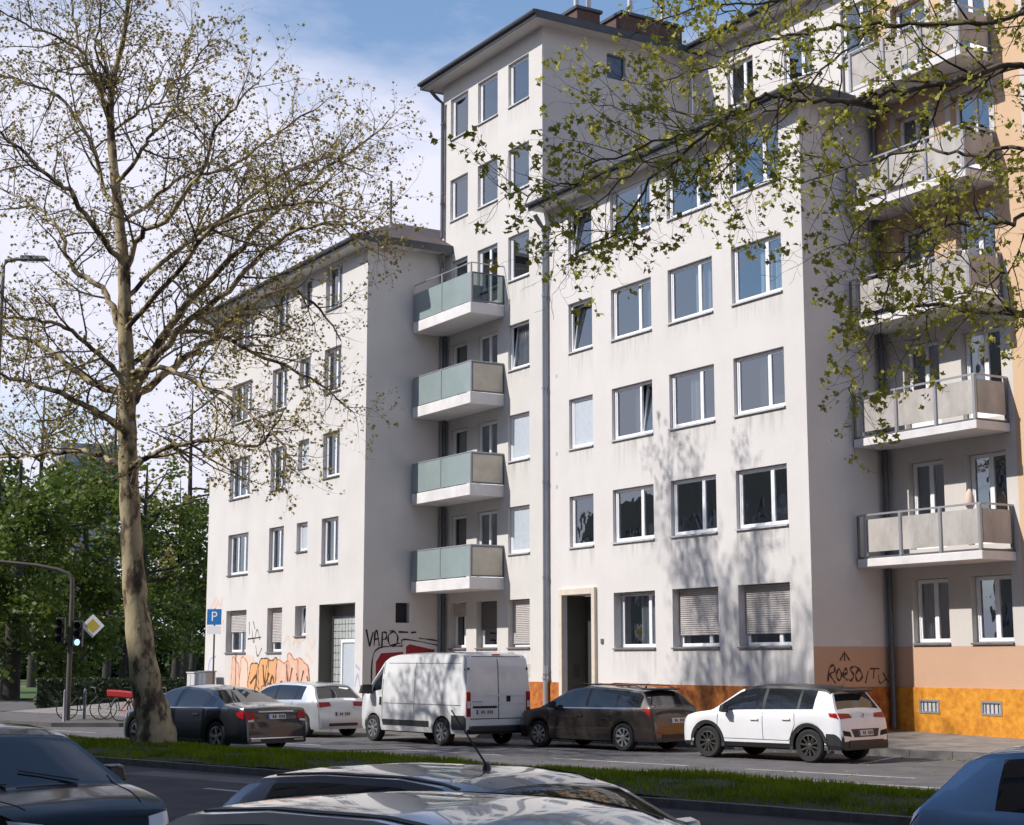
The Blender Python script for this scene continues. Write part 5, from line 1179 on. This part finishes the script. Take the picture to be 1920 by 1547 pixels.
def at_px(px, d): return (px-960)/FPX*d*.988
for (px, d, h, rad, zc, n, lm, sz, lab, br) in (
    (20, 84, 13.5, 7.0, 4.0, 9000, 'leaf_park', .30, 'broad green park tree at the far left edge', False),
    (150, 92, 14.0, 6.5, 5.0, 8000, 'leaf_park', .30, 'green park tree behind the traffic signal', False),
    (330, 104, 13.0, 6.0, 4.5, 5200, 'leaf_park', .28, 'loosely leaved park tree just left of the white wing', False),
    (262, 98, 15.0, 6.0, 5.0, 3500, 'leaf_park', .26, 'thin-leaved park tree directly behind the plane trunk', False),
    (60, 120, 24.0, 8.0, 8.0, 1800, 'leaf_bud', .30, 'tall nearly bare tree rising behind the green park trees at far left', True),
    (200, 128, 25.0, 8.5, 8.0, 1500, 'leaf_bud', .30, 'tall nearly bare tree seen through the plane tree crown', True),
    (345, 124, 25.0, 8.0, 8.0, 1500, 'leaf_bud', .30, 'tall nearly bare tree beside the left end of the white wing', True),
    (-90, 100, 15.0, 8.0, 4.0, 8000, 'leaf_dark', .32, 'dark tree mostly outside the left edge', False),
    (95, 140, 12.0, 8.0, 2.5, 7000, 'leaf_dark', .36, 'dark low tree at the back of the park lawn', False),
    (230, 150, 12.0, 9.0, 2.5, 7000, 'leaf_dark', .36, 'dark bushy tree at the back of the park in the middle', False),
    (360, 145, 11.0, 9.0, 2.5, 7000, 'leaf_dark', .36, 'dark bushy tree at the back of the park beside the houses', False),
    (-20, 150, 13.0, 9.0, 2.5, 7000, 'leaf_dark', .36, 'dark bushy tree at the back of the park at far left', False)):
    park_tree(lab, at_px(px, d), d, h, rad, zc, n, lm, sz, rg, .42 if px == 20 else .28, br)

# ------------------------------------------------------------------ far high-rise behind the park
hr = empty('high_rise', (at_px(150, 330), 330, 0), R(20)); tag(hr, 'distant blue-grey high-rise showing through the branches at left', 'building')
f = MB(); f.box(-6,6,-6,6,0,45.5); f.build('wall', 'far_tower', hr)
for i in range(5):
    for j in range(13):
        f = MB(); f.box(-5.4+i*2.25, -3.9+i*2.25, -6.06, -6.005, 4+j*3, 5.7+j*3); f.build('window', 'far_window', hr)
        f = MB(); f.box(6.005, 6.06, -5.4+i*2.25, -3.9+i*2.25, 4+j*3, 5.7+j*3); f.build('window', 'far_window', hr)

# ------------------------------------------------------------------ street furniture
# mast with arm, signals and priority sign at the junction
tl = empty('traffic_light', (-14.35, 52.9, .13)); tag(tl, 'traffic light mast with long curved arm and lit green signal at the junction', 'traffic light')
m = MB(); pts = [(0,0,0),(0,0,3.8),(-.02,0,4.55),(-.15,0,4.72),(-.5,0,4.86),(-1.2,0,5.0),(-2.6,0,5.14),(-4.5,0,5.25)]; m.tube(pts, [.085,.075,.07,.065,.06,.055,.05,.045], 10); m.build('mast', 'rust_pole', tl, smooth=True, sharp=60)
def signal(parent, x, y, z, lit):
    b = MB(); b.box(x-.14,x+.14,y-.12,y+.10,z,z+.85); h = b.build('signal_head', 'black_plastic', parent); bevel(h, .03, 2)
    for k in range(3):
        v = MB(); zc = z+.15+k*.27; v.lathe([(.0,-.125),(.10,-.125)], (x,y,zc), 16, 'y'); v.build('lens', 'signal_lit' if (lit and k == 0) else 'gap', h)
        u = MB(); u.lathe([(.115,-.12),(.115,-.26)], (x,y,zc), 16, 'y'); u.build('visor', 'black_plastic', h)
signal(tl, .26, 0, 2.35, True); signal(tl, -.34, .05, 2.45, False); signal(tl, -4.4, 0, 4.3, False)
m = MB(); m.tube([(0,0,2.9),(.26,0,2.9)], .03, 6); m.tube([(0,0,2.6),(-.34,.05,2.6)], .03, 6); m.build('bracket', 'steel_grey', tl)
ps = MB(); q = .38
ps.prism([(0,-q),(q,0),(0,q),(-q,0)], 1, -.015, .015); ps.off(.72, -.05, 3.03); sg_ = ps.build('sign', 'white_print', tl)
yl_ = MB(); q = .235; yl_.prism([(0,-q),(q,0),(0,q),(-q,0)], 1, -.02, -.016); yl_.off(.72, -.05, 3.03); yl_.build('sign_centre', 'yellow_print', sg_)
m = MB(); m.tube([(.26,.02,3.12),(.72,-.02,3.03)], .025, 6); m.build('sign_bracket', 'steel_grey', tl)
def textmesh(body, size, m, parent, loc, rot):
    cu = bpy.data.curves.new('letter', 'FONT'); cu.body = body; cu.size = size; cu.align_x = 'CENTER'; cu.align_y = 'CENTER'; cu.extrude = .001
    t = bpy.data.objects.new('letter', cu); col.objects.link(t); me = bpy.data.meshes.new_from_object(t.evaluated_get(bpy.context.evaluated_depsgraph_get())); bpy.data.objects.remove(t)
    me.materials.clear(); me.materials.append(MATS[m]); o = bpy.data.objects.new('lettering', me); col.objects.link(o); o.parent = parent; o.location = loc; o.rotation_euler = rot; return o
# parking sign near the left end of the wing
pp = Vector((-11.42, 62.4, .42)); pk_ = empty('parking_sign', pp, R(-10)); tag(pk_, 'blue parking sign on a dark post near the left end of the white wing', 'sign')
m = MB(); m.tube([(0,0,-.2),(0,0,3.6)], .035, 8); m.build('post', 'rust_pole', pk_); m = MB(); m.box(-.29,.29,-.06,-.04,2.98,3.58); sb_ = m.build('panel', 'blue_sign', pk_); bevel(sb_, .02, 1)
textmesh('P', .52, 'white_print', sb_, (0,-.066,3.28), (math.pi/2,0,0)); m = MB(); m.box(-.27,.27,-.06,-.042,2.62,2.94); m.build('plate', 'white_print', pk_)
# grey cabinets at the corner of the wing
for (x, y, w_, h_, mm, lab) in ((-32.45, YL-.55, .85, 1.15, 'sill_metal', 'light grey utility cabinet at the left corner of the wing'), (-31.3, YL-.5, .8, 1.2, 'zinc', 'darker grey utility cabinet beside the parking sign')):
    c = empty('utility_cabinet', fw(x, y, .40), ROTF); tag(c, lab, 'cabinet'); b = MB(); b.box(-w_/2,w_/2,-.2,.2,0,h_); bo = b.build('body', mm, c); bevel(bo, .015, 1); b = MB(); b.box(-w_/2-.03,w_/2+.03,-.23,.23,h_,h_+.05); b.build('lid', mm, c)
    b = MB(); b.box(-.008,.008,-.206,-.2,.08,h_-.05); b.build('door_gap', 'gap', c)
# street lamp on the reservation
lp_ = empty('street_lamp', (-12.0, 37.0, .1)); tag(lp_, 'tall street lamp at the left edge with flat head on a short arm', 'street lamp')
m = MB(); m.tube([(0,0,0),(0,0,6),(0,0,11.0),(.08,0,11.25),(.35,0,11.3),(.55,0,11.3)], [.11,.09,.065,.055,.045,.04], 10); m.build('pole', 'steel_grey', lp_, smooth=True, sharp=60)
m = MB(); m.add([(.4,-.12,11.26),(1.1,-.14,11.27),(1.1,.14,11.27),(.4,.12,11.26),(.42,-.09,11.38),(1.0,-.1,11.36),(1.0,.1,11.36),(.42,.09,11.38)], [(0,3,2,1),(4,5,6,7),(0,1,5,4),(1,2,6,5),(2,3,7,6),(3,0,4,7)]); hd_ = m.build('lamp_head', 'steel_grey', lp_); bevel(hd_, .02, 2)
# hedge box and bollards at the corner
hz = empty('hedge', (-17.2, 70, .05)); tag(hz, 'low dark clipped hedge behind the parked bicycles', 'hedge')
n = 9000; V0 = np.c_[RNG.uniform(-3.0, 3.4, n), RNG.uniform(-.7, .7, n), RNG.uniform(0, 1.25, n)]; dd = RNG.normal(size=(n,3)); dd /= np.linalg.norm(dd, axis=1, keepdims=True); aa, bb = frame_of(dd); s = RNG.uniform(.05, .12, n)[:, None]
quick_mesh('foliage', np.stack([V0-aa*s, V0+bb*s*.7, V0+aa*s, V0-bb*s*.7], 1).reshape(-1,3), np.arange(n*4).reshape(-1,4), 'leaf_dark', hz); hz.children[0]['kind'] = 'stuff'
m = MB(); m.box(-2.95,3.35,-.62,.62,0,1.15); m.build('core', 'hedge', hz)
for i, (s0, p0) in enumerate(((-46.2, 28.0), (-47.6, 29.6), (-45.2, 29.9))):
    b = MB(); b.lathe([(0,1.0),(.03,.99),(.05,.95),(.05,.02),(.07,0)], (0,0,0), 10, 'z'); o = b.build('bollard', 'steel_grey', None, smooth=True, loc=sw(s0, p0, .13)); tag(o, ('dark bollard nearest the traffic light mast', 'dark bollard among the parked bicycles', 'dark bollard beside the plane tree trunk')[i], 'bollard', 'bollards at the corner')
def bicycle(loc, rz, label, frame_m, extra=None):
    r = empty('bicycle', loc, rz); tag(r, label, 'bicycle', 'bicycles parked at the corner')
    for x in (-.53, .53):
        w = MB(); pr = [(.335+.018*math.cos(a), .018*math.sin(a)) for a in np.linspace(0, 2*np.pi, 7)]; w.lathe(pr, (x,0,.353), 22, 'y')
        for k in range(10): a = math.pi*2*k/10; w.tube([(x,0,.353),(x+.33*math.cos(a),0,.353+.33*math.sin(a))], .003, 3, False)
        w.build('wheel', 'tyre', r)
    f = MB(); bb_ = (-.08,0,.30); st_ = (-.22,0,.82); hd = (.36,0,.86); hb_ = (.40,0,.72); rx = (-.53,0,.353)
    for a, b in ((bb_, st_), (bb_, hb_), (st_, hd), (rx, bb_), (rx, (-.2,0,.74)), (hd, (.53,0,.353))): f.tube([a, b], .018, 6)
    f.build('frame', frame_m, r); h = MB(); h.tube([(.36,0,.86),(.34,0,1.02)], .014, 6); h.tube([(.2,-.28,1.05),(.34,-.1,1.03),(.34,.1,1.03),(.2,.28,1.05)], .014, 6); h.build('handlebar', 'steel_grey', r)
    s = MB(); s.add([(-.36,-.08,.92),(-.36,.08,.92),(-.08,.025,.91),(-.08,-.025,.91),(-.36,-.09,.87),(-.36,.09,.87),(-.08,.03,.88),(-.08,-.03,.88)], [(0,1,2,3),(7,6,5,4),(0,4,5,1),(1,5,6,2),(2,6,7,3),(3,7,4,0)]); s.tube([(-.22,0,.82),(-.235,0,.88)], .014, 6); s.build('saddle', 'black_plastic', r)
    if extra == 'mud': m = MB(); m.prism([(-.9,.70),(-.5,.76),(-.15,.72),(-.2,.60),(-.5,.68),(-.86,.62)], 1, -.04, .04); m.build('mudguard', 'white_print', r)
    if extra == 'seat':
        m = MB(); m.prism([(-.95,.78),(-.15,.72),(.12,.78),(.08,.90),(-.4,.96),(-.98,1.0)], 1, -.15, .15); so_ = m.build('pannier', 'red_bag', r); bevel(so_, .04, 2)
    return r
bicycle(sw(-47.0, 29.2, .13), R(10), 'dark bicycle leaning beside the traffic light mast', 'black_plastic')
bicycle(sw(-46.3, 30.2, .13), R(-15), 'grey bicycle in the middle of the parked group', 'steel_grey')
bicycle(sw(-44.6, 30.3, .13), R(5), 'bicycle with white mudguards in front of the plane trunk', 'white_print', 'mud')
bicycle(sw(-44.4, 29.5, .13), R(-8), 'bicycle with a large red pannier beside the plane trunk', 'red_bag', 'seat')
# blue tarpaulin over something on the pavement behind the estate car
tp_ = MB(); n1, n2 = 14, 10; rr = np.random.default_rng(9)
for j in range(n2+1):
    t = j/n2
    for i in range(n1):
        a = 2*math.pi*i/n1; r_ = (.55-.42*t**1.5)*(1+.12*math.sin(3*a+4*t)+rr.uniform(-.05,.05)); tp_.v.append((r_*math.cos(a)*1.25, r_*math.sin(a), 1.28*t**.8+rr.uniform(-.02,.02)*(j > 0)))
for j in range(n2):
    for i in range(n1): tp_.f.append((j*n1+i, j*n1+(i+1) % n1, (j+1)*n1+(i+1) % n1, (j+1)*n1+i))
tp_.f.append(tuple(n2*n1+i for i in range(n1)))
q = sw(-27.2, 31.9); q.z = zside(31.9); to_ = tp_.build('covered_bundle', 'tarp_blue', None, loc=q); tag(to_, 'bright blue tarpaulin bundle on the pavement between van and brown estate', 'tarpaulin')

# ------------------------------------------------------------------ houses on the near side of the street, behind the camera (the tall ones shade the near lanes)
for i, (s0, s1, h) in enumerate(((-150,-123,17.5), (-122.9,-96,18.5), (-78,-56,27.0), (-55.9,-34,27.6), (-33.9,-12,27.2), (-11.9,10,27.6), (10.1,32,27.0))):  # first two are added out of view to darken reflections in the lower windows
    r = empty('opposite_house', sw(s0, -3, .1), ROTS); tag(r, ['lower apartment house far down the near side, last in the row', 'lower apartment house on the near side past the side street', 'brown apartment house behind the camera, next to the side street', 'tall ochre apartment house behind the camera, second from the left', 'brown apartment house behind the camera to the left', 'apartment house directly behind the camera', 'apartment house behind the camera to the right'][i], 'building', 'apartment houses behind the camera')
    W_ = s1-s0; nx = int(W_/3.2); m = MB(); cell = W_/nx; wl = []
    for k in range(int((h-1.5)/3)):
        for c in range(nx): wl.append((c*cell+.9, c*cell+cell-.9, 1.2+3*k, 2.7+3*k))
    hs = [(a, b, c, d) for a, b, c, d in wl]
    m2 = MB(); wall_y(m2, 0, W_, 0, h, 0, hs, .15); m2.v = [(a, -b, c) for a, b, c in m2.v]; m2.quad((0,-10,0),(W_,-10,0),(W_,-10,h),(0,-10,h)); m2.quad((0,0,0),(0,-10,0),(0,-10,h),(0,0,h)); m2.quad((W_,0,0),(W_,0,h),(W_,-10,h),(W_,-10,0)); m2.quad((0,0,h),(W_,0,h),(W_,-10,h),(0,-10,h)); m2.build('wall', 'opposite_plaster', r)
    for a, b, c, d in wl: g = MB(); g.box(a,b,-.14,-.12,c,d); g.build('window', 'far_window', r)

# belt of dark shrubs closing the park
n = 26000; V0 = np.c_[RNG.uniform(-75, 0, n), RNG.uniform(-4, 4, n), np.abs(RNG.normal(0, 1, n))]; V0[:,2] = .1+(2.5+3.5*(1+np.sin(V0[:,0]*.31)*np.sin(V0[:,0]*.13+1))*.5)*RNG.random(n)**.8*(1-.02*np.abs(V0[:,1])); dd = RNG.normal(size=(n,3)); dd /= np.linalg.norm(dd, axis=1, keepdims=True); aa, bb = frame_of(dd); sz = RNG.uniform(.25, .55, n)[:, None]
sb2 = quick_mesh('shrubbery', np.stack([V0-aa*sz, V0+bb*sz*.7, V0+aa*sz, V0-bb*sz*.7], 1).reshape(-1,3), np.arange(n*4).reshape(-1,4), 'leaf_dark'); sb2.location = (0, 172, 0); tag(sb2, 'far belt of dark shrubs closing the park behind the lawn', 'shrubs', kind='stuff')
# covers and gullies in the carriageway, rain stains and litter-sized leaves
for (a, p) in ((-24.5, 24.9), (-33.5, 26.6), (-16.0, 14.6)):
    m = MB(); m.lathe([(0,.006),(.30,.006),(.31,.002),(.36,.002),(.36,.004)], (a, p, 0), 24, 'z'); m.build('manhole_cover', 'steel_grey', road_o)
for a in (-20.2, -31.0):
    m = MB()
    for k in range(7): m.box(a, a+.5, KERB-.42+k*.055, KERB-.39+k*.055, .002, .010)
    m.box(a-.03, a+.53, KERB-.45, KERB-.02, .001, .005); m.build('gully_grate', 'steel_grey', road_o)
n = 1500; V0 = np.c_[RNG.uniform(-40, -8, n), np.where(RNG.random(n) < .6, KERB-.1-np.abs(RNG.normal(0,.3,n)), RNG.uniform(22.3, 31, n)), RNG.uniform(.006, .02, n)]; an = RNG.uniform(0, 6.28, n); sz = RNG.uniform(.015, .045, n)
d1 = np.c_[np.cos(an)*sz, np.sin(an)*sz, RNG.uniform(-.008,.012,n)]; d2 = np.c_[-np.sin(an)*sz*.7, np.cos(an)*sz*.7, RNG.uniform(-.004,.012,n)]
lt = quick_mesh('leaf_litter', np.stack([V0-d1, V0+d2, V0+d1, V0-d2], 1).reshape(-1,3), np.arange(n*4).reshape(-1,4), 'leaf_bud'); lt.rotation_euler = (0,0,ROTS); tag(lt, 'small dry leaf litter scattered along the far lane and kerb', 'litter', kind='stuff')

# blue storage box on the top tower balcony
bx_ = MB(); bx_.box(-.28,.28,-.22,.22,0,.62); bo_ = bx_.build('storage_box', 'tarp_blue', None, loc=fw(-14.9, -.85, 4.26+FH*3+.372)); bo_.rotation_euler = (0,0,ROTF); bevel(bo_, .05, 3); tag(bo_, 'blue storage box on the topmost glass balcony of the tower', 'box')
